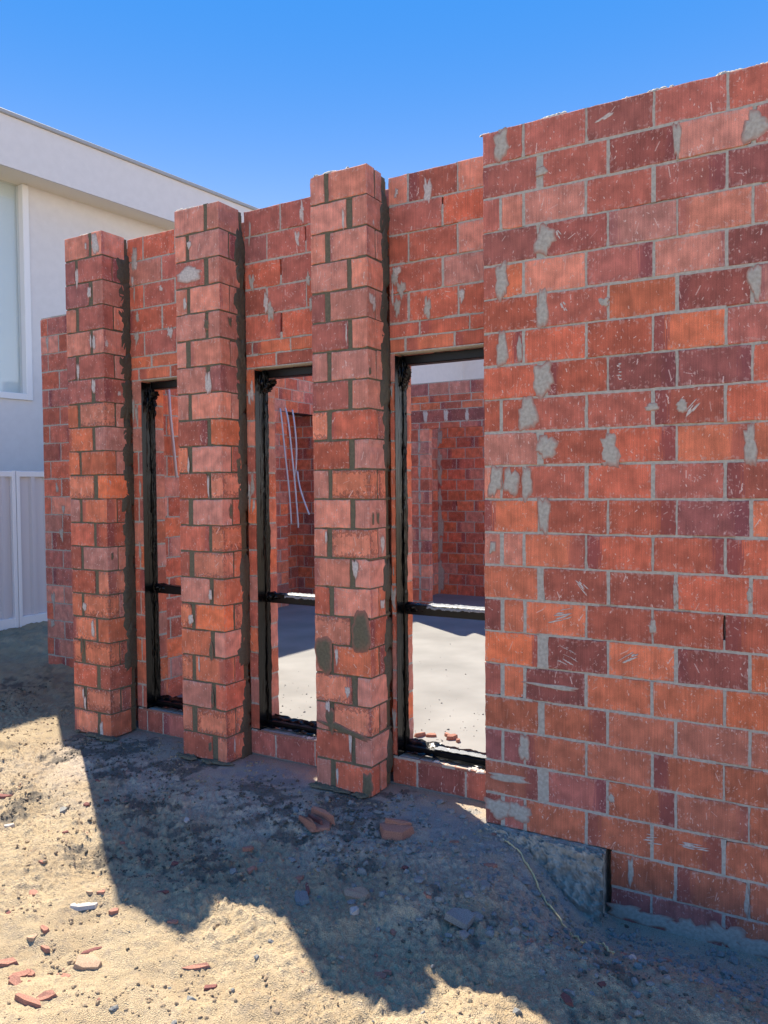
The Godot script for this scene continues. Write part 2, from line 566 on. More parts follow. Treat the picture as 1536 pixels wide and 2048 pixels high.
func soil(x: float, z: float) -> Color:
	var n1 := nz.get_noise_2d(x * 30.0, z * 30.0 + 500.0)
	var n2 := nz.get_noise_2d(x * 150.0 + 40.0, z * 150.0)
	var n3 := nz2.get_noise_2d(x * 60.0, z * 60.0 + 800.0)
	var col := Color(0.55, 0.435, 0.275).lerp(Color(0.485, 0.375, 0.235), clampf(0.5 + n1 * 1.2, 0, 1))
	col = col.lerp(Color(0.58, 0.465, 0.305), clampf(n3 * 1.4 + n2 * 0.5, 0, 0.6))
	var d := 0.0
	for q in DARK if z < 1.7 else []:
		var e: float = Vector2(x - q[0], z - q[1]).length() / q[2]
		if e < 1.8:
			d = maxf(d, q[3] * (1.35 - e))
	d = clampf((d + n2 * 0.9 + n1 * 0.5 + n3 * 0.5 - 0.55) * 3.0, 0.0, 1.0) if d > 0.0 else 0.0
	# grey crumbs of old mortar trodden into the sand, scattered
	var g := clampf((nz2.get_noise_2d(x * 300.0, z * 300.0) + n2 * 0.5 - 0.5) * 5.0, 0.0, 0.4)
	col = col.lerp(Color(0.24, 0.21, 0.18), g)
	# builders' dust and mortar by the wall, colour lifted and warmed to offset shade
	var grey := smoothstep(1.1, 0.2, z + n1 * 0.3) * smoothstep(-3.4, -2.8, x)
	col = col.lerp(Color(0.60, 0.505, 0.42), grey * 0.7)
	var p := 0.0
	for q in PALE if z < 0.7 else []:
		var e: float = Vector2(x - q[0], z - q[1]).length() / q[2]
		if e < 1.8:
			p = maxf(p, q[3] * (1.35 - e))
	p = clampf((p + n2 * 0.7 + n3 * 0.6 - 0.3) * 2.5, 0.0, 1.0) if p > 0.0 else 0.0
	col = col.lerp(Color(0.40, 0.39, 0.37), p * 0.85)
	col = col.lerp(Color(0.125, 0.112, 0.095), d * 0.75 * (1.0 - p * 0.6))
	return col

func make_ground() -> void:
	var xs: Array[float] = [-400, -150, -60, -30, -18, -12, -9]
	var x := -7.4
	while x < -3.4:
		xs.append(x); x += 0.03
	while x < 1.75:
		xs.append(x); x += 0.0105
	while x < 3.0:
		xs.append(x); x += 0.06
	xs.append_array([4.0, 6, 9, 14, 22, 40, 80, 200, 400])
	var zs: Array[float] = [-400, -150, -60, -30, -18, -12, -8, -5, -3.5]
	var z := -2.6
	while z < -0.3:
		zs.append(z); z += 0.035
	while z < 2.5:
		zs.append(z); z += 0.0105
	while z < 4.0:
		zs.append(z); z += 0.06
	zs.append_array([5.0, 7, 10, 15, 24, 40, 80, 200, 400])
	var W := xs.size()
	var H := zs.size()
	var ys := PackedFloat32Array()
	ys.resize(W * H)
	var v := PackedVector3Array()
	var col := PackedColorArray()
	v.resize(W * H); col.resize(W * H)
	for j in H:
		for i in W:
			var k := j * W + i
			var near := absf(xs[i]) < 9.5 and absf(zs[j]) < 6.0
			ys[k] = ground_y(xs[i], zs[j]) if near else (0.11 if xs[i] < -9 else -0.05)
			v[k] = Vector3(xs[i], ys[k], zs[j])
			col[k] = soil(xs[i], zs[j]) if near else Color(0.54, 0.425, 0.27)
	var nrm := PackedVector3Array()
	nrm.resize(W * H)
	for j in H:
		for i in W:
			var i0 := maxi(i - 1, 0)
			var i1 := mini(i + 1, W - 1)
			var j0 := maxi(j - 1, 0)
			var j1 := mini(j + 1, H - 1)
			nrm[j * W + i] = Vector3(-(ys[j * W + i1] - ys[j * W + i0]) / (xs[i1] - xs[i0]), 1.0, -(ys[j1 * W + i] - ys[j0 * W + i]) / (zs[j1] - zs[j0])).normalized()
	var idx := PackedInt32Array()
	for j in H - 1:
		for i in W - 1:
			var a := j * W + i
			idx.append_array([a, a + 1, a + W + 1, a, a + W + 1, a + W])
	var arr := []
	arr.resize(Mesh.ARRAY_MAX)
	arr[Mesh.ARRAY_VERTEX] = v
	arr[Mesh.ARRAY_NORMAL] = nrm
	arr[Mesh.ARRAY_COLOR] = col
	arr[Mesh.ARRAY_INDEX] = idx
	var m := ArrayMesh.new()
	m.add_surface_from_arrays(Mesh.PRIMITIVE_TRIANGLES, arr)
	var o := structure("ground", m, M.sand)
	tag(o, "rough tan building sand with damp dark patches around the brick walls", "ground")

# ---------------------------------------------------------------- walls
const FACE := ["pppppr", "ppdkp", "pkkppd", "pdkkk", "pokpkd", "rrodk", "rrrrop", "rrddr", "rrrrrr", "krroo", "krrrpr", "orrdo", "kkorrr", "orrrr", "doorrr", "ododo", "podooo", "bbbbb", "ddbbbb", "bpbbb", "dpbbbb", "bbbb", "dpbb"]

func plain_wall() -> void:
	var t := thing("brick_wall", "tall plain red brick wall with pale mortar, standing proud beside the window openings", "wall")
	var st := new_st()
	var E := 2.75
	for i in 23:
		var y := TOP - (i + 1) * C
		var joints := []
		var x0 := 0.0
		if i >= 21:
			x0 = 0.66
			joints = running(x0, E, 0.644 if i == 21 else 0.538)
		elif i % 2 == 0:
			joints = [[0.09, 0.102 + r(0, 0.01)], [0.213, 0.226]] + running(0.3, E, 0.538)
		else:
			joints = [[0.288, 0.288 + (0.055 if i % 4 == 3 else 0.035)]] + running(0.4, E, 0.644)
		var kinds := []
		for k in FACE[i].length():
			kinds.append(FACE[i][k])
		for k in 8:
			kinds.append("prkob"[rng.randi_range(0, 4)] if i < 17 else "bbp"[rng.randi_range(0, 2)])
		lay(t, st, x0, E, y, joints, kinds, BH, 0.09, 0.0015, 0.03)
		if i >= 21:
			box(st, Vector3(0.661, y, -0.02), Vector3(E, y + C, -0.088))
	# inner leaf and cavity
	box(st, Vector3(0.003, 0.0, -0.091), Vector3(E, TOP - 0.012, -0.245))
	part("mortar", done(st), M.mortar, t)
	# mortar smeared over the faces near the joints
	var X := Vector3.RIGHT
	var Y := Vector3.UP
	var spots := [[0.10, 0, 0.035, 0.07], [0.315, 1, 0.03, 0.02], [0.33, 3, 0.055, 0.07], [0.1, 4, 0.03, 0.085], [0.318, 5, 0.03, 0.085], [0.1, 6, 0.03, 0.08], [0.32, 7, 0.045, 0.075], [0.24, 8, 0.05, 0.075], [0.2, 6, 0.018, 0.06],
		[0.65, 9, 0.05, 0.08], [0.06, 10, 0.035, 0.075], [0.15, 10, 0.04, 0.07], [0.23, 10, 0.025, 0.08], [0.32, 11, 0.03, 0.083], [1.28, 1, 0.05, 0.06], [0.957, 1, 0.018, 0.07], [1.27, 9, 0.03, 0.09], [1.28, 5, 0.03, 0.08],
		[0.33, 9, 0.05, 0.06], [0.98, 8, 0.03, 0.03], [0.85, 8, 0.03, 0.016], [0.22, 18, 0.03, 0.06], [0.07, 20, 0.07, 0.05], [0.18, 20, 0.06, 0.05], [0.04, 12, 0.016, 0.03], [0.96, 13, 0.012, 0.05], [0.37, 16, 0.14, 0.012], [0.66, 19, 0.02, 0.02], [1.27, 21, 0.012, 0.07], [0.75, 21, 0.012, 0.06], [0.62, 5, 0.025, 0.02], [1.27, 13, 0.014, 0.03], [0.86, 14, 0.016, 0.03], [0.12, 19, 0.10, 0.02]]
	for s in spots:
		smear(t, Vector3(s[0] + r(-0.005, 0.005), TOP - s[1] * C - C * 0.5 + r(-0.006, 0.006), 0.0005), X, Y, s[2], s[3], r(0.002, 0.0035), M.mortar, 0.3)
	# dried scrapes
	for s in [[0.75, 15, 0.05, 0.018, 0.6], [0.45, 15, 0.07, 0.05, -0.4], [0.40, 14, 0.07, 0.03, 0.3], [0.52, 13, 0.05, 0.014, -0.8], [1.03, 8, 0.06, 0.014, 0.9], [0.43, 5, 0.03, 0.012, -1.1], [0.85, 20, 0.06, 0.025, 0.1], [0.7, 7, 0.012, 0.04, 0.1], [1.05, 20, 0.07, 0.012, 0.0], [0.62, 0, 0.05, 0.007, 0.3], [0.4, 3, 0.03, 0.008, -0.9]]:
		var u := Vector3(cos(s[4]), sin(s[4]), 0)
		var v := Vector3(-u.y, u.x, 0)
		var ctr := Vector3(s[0], TOP - s[1] * C - C * 0.5 + r(-0.02, 0.02), 0.0008)
		for k in 7:      # a trowel leaves broken parallel streaks
			var o: Vector3 = ctr + u * r(-0.6, 0.6) * s[2] + v * r(-1, 1) * s[3]
			smear(t, o, u.rotated(Vector3.BACK, r(-0.12, 0.12)), v, s[2] * r(0.15, 0.6), r(0.0018, 0.005), 0.0009, M.mortar_lime, 0.3)
	# mortar haunch along the foot
	for k in 12:
		var x := 0.70 + k * 0.085 + r(-0.02, 0.02)
		smear(t, Vector3(x, ground_y(x, 0.02) + r(0.02, 0.05), 0.001), X, Y, r(0.05, 0.10), r(0.025, 0.06), 0.0025, M.mortar, 0.4)

func pillar(px: float, w: float, big_first: bool, label: String, marks: int) -> void:
	var t := thing("brick_pillar", label, "pillar", Vector3(px, 0, 0))
	var st := new_st()
	var D := 0.245                     # how far it stands out from the wall
	for i in ROWS:
		var y := TOP - (i + 1) * C
		var hgt := y / TOP
		var pal := "kkkpk" if hgt > 0.66 else ("kkwor" if hgt > 0.4 else "wwwkor")
		if marks == 3:
			pal = "kkkkp" if hgt > 0.6 else ("kkwkr" if hgt > 0.33 else "rrkowk")
		var big := (i % 2 == 0) == big_first
		var g := r(0.028, 0.046)
		var b0 := r(0.248, 0.258)
		var f := -r(0.004, 0.009)
		if big:
			# long brick then the end of the one that runs back on the right
			add_brick(t, 0, b0, y, BH, 0, 0.09, pal)
			add_brick(t, b0 + g, w, y, BH, 0, D - r(0.04, 0.07), pal)
			box(st, Vector3(b0 - 0.004, y - 0.003, f), Vector3(b0 + g + 0.004, y + BH + 0.003, -0.12))
			add_brick(t, 0, 0.09, y, BH, -0.1, D - 0.11, pal)
			box(st, Vector3(0.004, y, -0.08), Vector3(w - 0.02, y + BH, -D))
		else:
			var s0 := w - b0
			add_brick(t, 0, s0 - g, y, BH, 0, D - 0.01, pal)
			add_brick(t, s0, w, y, BH, 0, 0.09, pal)
			box(st, Vector3(s0 - g - 0.004, y - 0.003, f), Vector3(s0 + 0.004, y + BH + 0.003, -0.12))
			add_brick(t, w - 0.09, w, y, BH, -0.1 - r(0, 0.008), r(0.06, 0.085), pal)
			box(st, Vector3(0.02, y, -0.08), Vector3(w - 0.005, y + BH, -0.13))
			box(st, Vector3(0.004, y, -0.13), Vector3(w - 0.02, y + BH, -D))
		if i == 0:
			continue
		# bed joint, raked a little unevenly
		var q := 0.0
		while q < w - 0.004:
			var e := minf(q + r(0.05, 0.13), w)
			if w - e < 0.03:
				e = w
			box(st, Vector3(maxf(q, 0.005), y + BH - 0.003, -r(0.003, 0.009)), Vector3(minf(e, w - 0.005), y + BH + 0.013, -0.11))
			q = e
		box(st, Vector3(0.006, y + BH - 0.003, -0.1), Vector3(w - r(0.004, 0.008), y + BH + 0.013, -D))
	# the wet mortar that fills the corner between pillar and wall
	box(st, Vector3(w - 0.1, 0.0, -D + 0.05), Vector3(w - 0.016, TOP - 0.03, -D))
	part("mortar", done(st), M.mortar_fresh, t)
	var back := Vector3(0, 0, -1)
	for k in 22:
		var y := 0.06 + k * 0.165 + r(-0.03, 0.03)
		if marks == 1 and y < 0.5:
			continue
		if marks == 2 and y < 1.6 and rng.randf() < 0.45:
			continue
		if marks == 3 and y < 1.9 and rng.randf() < 0.65:
			continue
		if y > 3.5:
			continue
		smear(t, Vector3(w - 0.010, y, -D + r(0.03, 0.05)), back, Vector3.UP, r(0.045, 0.07) * (1.15 if marks == 1 else 1.0), r(0.09, 0.13), r(0.012, 0.018), M.mortar_wet, 0.3)
	# smears beside the joints, grey where fresh, white where dry
	for k in 17:
		var i := rng.randi_range(0, ROWS - 1)
		var y := TOP - (i + 0.5) * C + r(-0.05, 0.05)
		var side := rng.randf() < 0.3
		if side:
			smear(t, Vector3(w + 0.0008, y, -r(0.02, 0.17)), back, Vector3.UP, r(0.008, 0.025), r(0.02, 0.06), 0.002, M.mortar_lime if rng.randf() < 0.6 else M.mortar_fresh, 0.28)
		else:
			var big := (i % 2 == 0) == big_first
			var x := (0.255 if big else w - 0.265) + r(-0.04, 0.05)
			smear(t, Vector3(clampf(x, 0.03, w - 0.03), y, 0.001), Vector3.RIGHT, Vector3.UP, r(0.006, 0.022), r(0.025, 0.07), 0.0018, M.mortar_lime if rng.randf() < 0.7 else M.mortar_fresh, 0.28)
	if marks == 3:
		smear(t, Vector3(0.325, 0.95, 0.002), Vector3.RIGHT, Vector3.UP, 0.062, 0.115, 0.006, M.mortar_fresh, 0.16)
		smear(t, Vector3(0.065, 0.79, 0.002), Vector3.RIGHT, Vector3.UP, 0.062, 0.115, 0.006, M.mortar_fresh, 0.16)
		smear(t, Vector3(0.19, 0.36, 0.002), Vector3(0.97, -0.24, 0), Vector3(0.24, 0.97, 0), 0.15, 0.02, 0.005, M.mortar_fresh, 0.35)
		smear(t, Vector3(0.105, 0.4, 0.002), Vector3.RIGHT, Vector3.UP, 0.03, 0.07, 0.005, M.mortar_fresh, 0.3)
		smear(t, Vector3(0.36, 0.06, 0.002), Vector3.RIGHT, Vector3.UP, 0.03, 0.07, 0.005, M.mortar_fresh, 0.3)
	if marks == 2:
		smear(t, Vector3(0.13, 3.185, 0.001), Vector3.RIGHT, Vector3.UP, 0.125, 0.05, 0.0025, M.mortar_lime, 0.3)
	if marks == 1:
		smear(t, Vector3(0.33, 3.52, 0.001), Vector3(0.97, 0.2, 0), Vector3(-0.2, 0.97, 0), 0.035, 0.07, 0.0025, M.mortar_lime, 0.25)
	# mortar spilt around the foot
	for k in 9:
		smear(t, Vector3(r(0.0, w), 0.0, r(-0.02, 0.03)), Vector3.RIGHT, back, r(0.03, 0.07), r(0.02, 0.035), r(0.006, 0.014), M.mortar_fresh, 0.4, "mortar_spill")

const BAYS := [[-2.892, -2.186], [-1.807, -1.094], [-0.707, 0.0]]
const OPEN := [[-2.798, -2.235], [-1.738, -1.145], [-0.677, -0.05]]
const ZW := -0.25

func window_wall() -> void:
	var t := thing("brick_wall", "red brick window wall set back behind the three pillars, with three tall openings", "wall")
	var st := new_st()
	# above the heads: five courses, then the head course of two thin bricks
	var starts := [[-2.753, -2.571], [-1.510, -1.624], [-0.575, -0.355]]
	for b in 3:
		var x0: float = BAYS[b][0] - (0.0 if b else 0.02)
		var x1: float = BAYS[b][1] + (0.0 if b < 2 else 0.2)
		for i in 5:
			var s: float = starts[b][i % 2]
			lay(t, st, x0, x1, TOP - (i + 1) * C, running(x0, x1, s), ["pprkr" if i < 2 else "prrrk"], BH, 0.09, 0.002, 0.12, ZW)
		for i in 2:
			lay(t, st, x0, x1, 2.752 - (i + 1) * 0.086, running(x0, x1, starts[b][i] + 0.07), ["oror"], 0.076, 0.09, 0.002, 0.0, ZW)
	# the strips beside the openings
	for b in 3:
		for side in 2:
			var x0: float = BAYS[b][0] if side == 0 else OPEN[b][1]
			var x1: float = OPEN[b][0] if side == 0 else BAYS[b][1]
			for i in range(6, ROWS):
				var y := TOP - (i + 1) * C
				var joints := []
				if side == 0 and b == 0 and i % 2 == 1:
					joints = [[x0 + 0.05, x0 + 0.058]]
				if i == ROWS - 1:
					continue
				lay(t, st, x0, x1, y, joints, ["roork" if b else "rrpok"], BH, 0.09, 0.002, 0.0, ZW)
	# the lowest course runs through under the frames; its hollow tops show beyond the frame
	for b in 3:
		var x0: float = BAYS[b][0]
		var x1: float = BAYS[b][1] + (0.1 if b == 2 else 0.0)
		var off: Array = [-2.80 + 0.17, -1.60, -0.545]
		var js := running(x0, x1, off[b])
		if b == 0:
			js = [[-2.80, -2.788], [-2.64, -2.628]] + running(-2.5, x1, -2.31)
		lay(t, st, x0, x1, 0.0, js, ["prdrp"], BH - 0.012, 0.09, 0.002, 0.0, ZW)
		var x := x0 + 0.06
		while x < x1 - 0.02:       # ribs between the cores
			part("core_rib", bevel_box(Vector3(x, 0.146, ZW - 0.086), Vector3(x + 0.009, 0.162 + r(-0.002, 0.002), ZW - 0.003), 0.0015), M.shard, t)
			x += r(0.024, 0.028)
		part("core_rib", bevel_box(Vector3(x0 + 0.05, 0.146, ZW - 0.014), Vector3(x1, 0.163, ZW - 0.003), 0.002), M.shard, t)
	part("mortar", done(st), M.mortar, t)
	# smears on the face
	for k in 46:
		var b := rng.randi_range(0, 2)
		var top := rng.randf() < 0.6
		var x := r(BAYS[b][0] + 0.02, BAYS[b][1] - 0.05) if top else r(BAYS[b][0] + 0.01, OPEN[b][0] - 0.015)
		if top and rng.randf() < 0.45:
			x = BAYS[b][0] + r(0.02, 0.06)
		var y := r(2.8, 3.55) if top else r(0.3, 2.5)
		smear(t, Vector3(x, y, ZW + 0.0008), Vector3.RIGHT, Vector3.UP, r(0.008, 0.026) * (1.0 if top else 0.6), r(0.02, 0.08), 0.002, M.mortar if rng.randf() < 0.7 else M.mortar_lime, 0.45)
	for k in 40:      # droppings on the sills
		var b := rng.randi_range(0, 2)
		if b == 0:
			continue
		smear(t, Vector3(r(-0.45, -0.02) if b == 2 else r(-1.4, -1.12), 0.158, ZW - r(0.01, 0.05)), Vector3.RIGHT, Vector3.FORWARD, r(0.008, 0.025), r(0.008, 0.02), r(0.006, 0.014), M.mortar_lime, 0.5, "mortar_dropping")

func inner_leaf() -> void:
	var t := thing("brick_wall", "inner brick leaf right behind the black frames, seen at their edges", "wall")
	var st := new_st()
	var inner := []
	var e := -3.30
	for b in 3:
		inner.append([e, OPEN[b][0] - 0.012])
		e = OPEN[b][1] + 0.012
	inner.append([e, 0.5])
	for s in inner:
		for i in ROWS:
			var y := TOP - (i + 1) * C
			lay(t, st, s[0], s[1], y, running(s[0], s[1], s[0] + (0.16 if i % 2 else 0.31)), ["kokro"], BH, 0.09, 0.002, 0.0, -0.39)
	for b in 3:
		for i in 6:
			lay(t, st, OPEN[b][0], OPEN[b][1], TOP - (i + 1) * C, running(OPEN[b][0], OPEN[b][1], OPEN[b][0] + (0.2 if i % 2 else 0.35)), ["kr"], BH, 0.09, 0.002, 0.0, -0.39)
	part("mortar", done(st), M.mortar, t)

# sheet of plastic: rows along y, columns across, points from a callable
func sheet(nu: int, nv: int, f: Callable) -> ArrayMesh:
	var st := SurfaceTool.new()
	st.begin(Mesh.PRIMITIVE_TRIANGLES)
	st.set_smooth_group(0)
	var g := []
	for j in nv + 1:
		var row := []
		for i in nu + 1:
			row.append(f.call(float(i) / nu, float(j) / nv))
		g.append(row)
	for j in nv:
		for i in nu:
			quad(st, g[j][i], g[j + 1][i], g[j + 1][i + 1], g[j][i + 1])
	return done(st)

func window_frame(b: int, label: String) -> void:
	var x0: float = OPEN[b][0]
	var x1: float = OPEN[b][1]
	var t := thing("window_frame", label, "window frame", Vector3(x0, 0, ZW))
	var w := x1 - x0
	var zf := -0.092         # outer face of the frame, behind the brick leaf
	var sill := 0.172
	part("lintel_plate", bevel_box(Vector3(-0.03, 2.571, -0.088), Vector3(w + 0.03, 2.5785, 0.002), 0.002), M.plate, t)
	part("head", bevel_box(Vector3(0.0, 2.515, zf - 0.07), Vector3(w, 2.569, zf), 0.004), M.frame, t)
	part("jamb", bevel_box(Vector3(0.0, sill, zf - 0.035), Vector3(0.011, 2.515, zf), 0.003), M.frame, t)
	part("jamb", bevel_box(Vector3(w - 0.018, sill, zf - 0.06), Vector3(w, 2.515, zf), 0.004), M.frame, t)
	part("transom", bevel_box(Vector3(0.018, 1.012, zf - 0.06), Vector3(w - 0.018, 1.072, zf + 0.004), 0.004), M.frame, t)
	part("sill", bevel_box(Vector3(0.0, sill, zf - 0.075), Vector3(w, sill + 0.035, zf + 0.012), 0.004), M.frame, t)
	var ph := b * 37.0 + 5.0
	# plastic wrapped round the jamb next to the pillar, pleated lengthwise
	var knot: float = [2.40, 2.52, 2.47][b]
	var wrap := func(u: float, v: float) -> Vector3:
		var y := lerpf(sill - 0.01, 2.56, v)
		var p := Vector3(0.003, y, 0.003)
		var along := u * 0.20
		if along < 0.10:
			p.z -= along
			p.x += 0.004
		elif along < 0.125:
			p.z -= 0.084
			p.x += 0.004 + (along - 0.10) * 0.3
		else:
			p.x += 0.012
			p.z -= 0.084 + (along - 0.125) * 0.45
		var fold: float = nz.get_noise_2d(along * 1100.0 + ph, y * 9.0) * 0.011 + nz2.get_noise_2d(along * 1900.0, y * 30.0 + ph) * 0.006 - absf(nz2.get_noise_2d(along * 800.0 + y * 60.0, y * 90.0 - along * 500.0 + ph)) * 0.008
		var bulge: float = exp(-pow((y - knot) / 0.08, 2.0))
		fold += bulge * (0.014 + 0.03 * nz2.get_noise_2d(along * 700.0 + ph, y * 230.0))
		var open: float = smoothstep(0.0, 0.10, along)
		p.x += absf(fold) * open * 0.55 + bulge * 0.016 * open
		p.z += fold * 0.7 * open
		return p
	part("plastic_wrap", sheet(44, 150, wrap), M.black, t)
	# a loose flap at the top
	var flap := func(u: float, v: float) -> Vector3:
		var a := Vector3(0.022, 2.50 - v * (0.12 if b != 1 else 0.09) * (1.0 - 0.3 * u), zf + 0.01)
		a.x += u * (0.05 if b != 1 else 0.10) * (1.0 - v * 0.55)
		a.z += 0.025 * sin(u * 5.0 + v * 4.0 + ph) + 0.02 * nz2.get_noise_2d(u * 90.0 + ph, v * 120.0)
		return a
	part("plastic_flap", sheet(14, 14, flap), M.black, t)
	# plastic along the sill, crumpled
	var sillf := func(u: float, v: float) -> Vector3:
		var x := -0.015 + u * (w + 0.02)
		var q := v * 0.19
		var p := Vector3(x, sill + 0.002, -0.035 - q)
		if q > 0.06:
			p.y += minf(q - 0.06, 0.036)
		if q > 0.15:
			p.y -= q - 0.15
		p.y += absf(nz2.get_noise_2d(x * 90.0 + ph, q * 300.0)) * (0.02 if x < 0.22 or b < 2 else 0.006) + 0.003
		p.z += 0.016 * nz.get_noise_2d(x * 200.0, q * 200.0 + ph)
		return p
	part("sill_plastic", sheet(70, 16, sillf), M.black, t)
	# pale protective film over the transom and the sill, worn through in places
	var tf := func(u: float, v: float) -> Vector3:
		var x := 0.16 + u * (w - 0.21)
		var q := v * 0.085
		var p := Vector3(x, 1.0735, zf + 0.006 - q)
		if q < 0.014:
			p.y -= (0.014 - q) * 1.6 + 0.006 * nz.get_noise_2d(x * 300.0 + ph, 3.0)
			p.z = zf + 0.006
		p.y += absf(nz2.get_noise_2d(x * 210.0, q * 300.0 + ph)) * 0.006 + 0.0012
		return p
	if b > 0:
		part("protective_film", sheet(60, 10, tf), M.film, t)
	var tk := func(u: float, v: float) -> Vector3:
		var a := v * TAU
		var x := 0.016 + u * 0.13
		var rad := 0.034 * (1.0 - 0.25 * u) + 0.010 * nz2.get_noise_2d(x * 400.0 + ph, a * 40.0)
		return Vector3(x, 1.046 + sin(a) * rad, zf - 0.028 + cos(a) * (rad + 0.006))
	part("plastic_bunch", sheet(16, 18, tk), M.black, t)
	if b == 2:
		var sf := func(u: float, v: float) -> Vector3:
			var x := 0.2 + u * (w - 0.2)
			var q := v * 0.06
			return Vector3(x, sill + 0.042 + absf(nz2.get_noise_2d(x * 150.0, q * 200.0)) * 0.004, zf + 0.008 - q)
		part("protective_film", sheet(50, 8, sf), M.film, t)

# a wall laid in running bond: local x along it, local z out of the face
func bond_wall(label: String, at: Vector3, turn: float, length: float, rows: int, pal: String, off := 0.15, flush := 0.002, thick := 0.09, holes: Array = []) -> Node3D:
	var t := thing("brick_wall", label, "wall", at, turn)
	var st := new_st()
	for i in rows:
		var y := i * C
		var spans := [[0.0, length]]
		for h in holes:       # [x0, x1, first row, last row]
			if i >= h[2] and i <= h[3]:
				spans = []
				if h[0] > 0.05:
					spans.append([0.0, h[0]])
				if h[1] < length - 0.05:
					spans.append([h[1], length])
		for s in spans:
			lay(t, st, s[0], s[1], y, running(s[0], s[1], off + (0.0 if i % 2 else 0.158)), [pal], BH, 0.09, flush, 0.03)
	if thick > 0.1:
		var e0 := 0.004
		for h in holes:
			box(st, Vector3(e0, 0.0, -0.091), Vector3(h[0], rows * C - 0.012, -thick))
			box(st, Vector3(h[0], (h[3] + 1) * C, -0.091), Vector3(h[1], rows * C - 0.012, -thick))
			e0 = h[1]
		box(st, Vector3(e0, 0.0, -0.091), Vector3(length - 0.004, rows * C - 0.012, -thick))
	part("mortar", done(st), M.mortar_lime if flush < 0.0019 else M.mortar, t)
	return t

func inner_walls() -> void:
	# outer wall further back on the fence side
	var s := bond_wall("low red brick wall set back past the last pillar, near the pale fence", Vector3(-5.11, 0, -1.13), 0.0, 1.6, 20, "pprrk", 0.10, 0.002, 0.23)
	for k in 9:
		smear(s, Vector3(r(0.05, 0.6), r(0.3, 3.4), 0.001), Vector3.RIGHT, Vector3.UP, r(0.01, 0.03), r(0.02, 0.08), 0.002, M.mortar, 0.4)
	smear(s, Vector3(0.05, 0.0, 0.04), Vector3.RIGHT, Vector3.FORWARD, 0.12, 0.07, 0.03, M.concrete, 0.35, "footing")
	# short cross wall seen through the opening next to the fence side
	bond_wall("short cross wall of orange brick inside the window nearest the fence", Vector3(-3.31, 0, -0.485), PI / 2, 1.32, ROWS, "kookr", 0.2, 0.002, 0.21)
	# long inner wall with an opening under a steel lintel
	var w := bond_wall("long dark red inner brick wall with an opening below a black steel lintel", Vector3(-5.60, 0, -3.95), PI / 2, 4.2, ROWS, "rorkp", 0.12, 0.002, 0.23, [[1.72, 2.48, 0, 16]])
	part("lintel", bevel_box(Vector3(1.6, 17 * C - 0.012, -0.22), Vector3(2.6, 17 * C - 0.003, 0.004), 0.002), M.steel, w)
	bond_wall("dim brick wall of the niche behind the steel lintel", Vector3(-5.95, 0, -5.3), PI / 2, 1.15, 18, "rorr", 0.1)
	bond_wall("brick end wall of the niche behind the steel lintel", Vector3(-5.95, 0, -6.38), 0.0, 0.6, 18, "rord", 0.12)
	# wall with a wide opening, in line with the window next to the plain wall
	var t := thing("brick_wall", "inner brick wall with a wide opening and thin brick courses over its head", "wall", Vector3(-3.66, 0, -5.9))
	var st := new_st()
	var L := 4.6
	for i in 15:
		lay(t, st, 0.0, 0.33, i * C, [] if i % 2 else [[0.165, 0.19]], ["rrkpr"], BH, 0.09)
		lay(t, st, 2.2, L, i * C, running(2.2, L, 2.3 + (0.0 if i % 2 else 0.158)), ["rrkpr"], BH, 0.09)
	lay(t, st, 0.0, L, 15 * C + 0.086, running(0, L, 0.28, 0.315, 0.03), ["dpp"], BH, 0.09)
	lay(t, st, 0.0, L, 15 * C, running(0, L, 0.18), ["ppr"], 0.076, 0.09)
	for i in 2:
		lay(t, st, 0.0, L, 16 * C + 0.086 + i * 0.1, running(0, L, 0.2 + 0.14 * i), ["or"], 0.09, 0.09)
	lay(t, st, 0.0, L, 16 * C + 0.286, running(0, L, 0.33), ["pkp"], BH, 0.09)
	part("mortar", done(st), M.mortar, t)
	for k in 6:
		smear(t, Vector3(0.28 + k * 0.315, 15 * C + 0.086 + 0.08, 0.001), Vector3.RIGHT, Vector3.UP, 0.035, 0.075, 0.003, M.mortar_lime, 0.3)
	for k in 7:
		smear(t, Vector3(0.18, 0.26 + k * 0.344, 0.001), Vector3.RIGHT, Vector3.UP, 0.02, 0.08, 0.002, M.mortar, 0.3)
	# the room beyond it
	var back := bond_wall("deep red brick back wall of the room beyond the wide opening", Vector3(-4.18, 0, -7.85), 0.0, 4.6, 19, "orork", 0.2)
	bond_wall("deep red brick side wall of the room beyond the wide opening", Vector3(-4.16, 0, -6.0), PI / 2, 1.85, 19, "orrk", 0.1)
	for k in 10:
		smear(back, Vector3(0.05, 0.15 + k * 0.3, 0.001), Vector3.RIGHT, Vector3.UP, r(0.04, 0.07), r(0.1, 0.18), 0.003, M.mortar, 0.4)

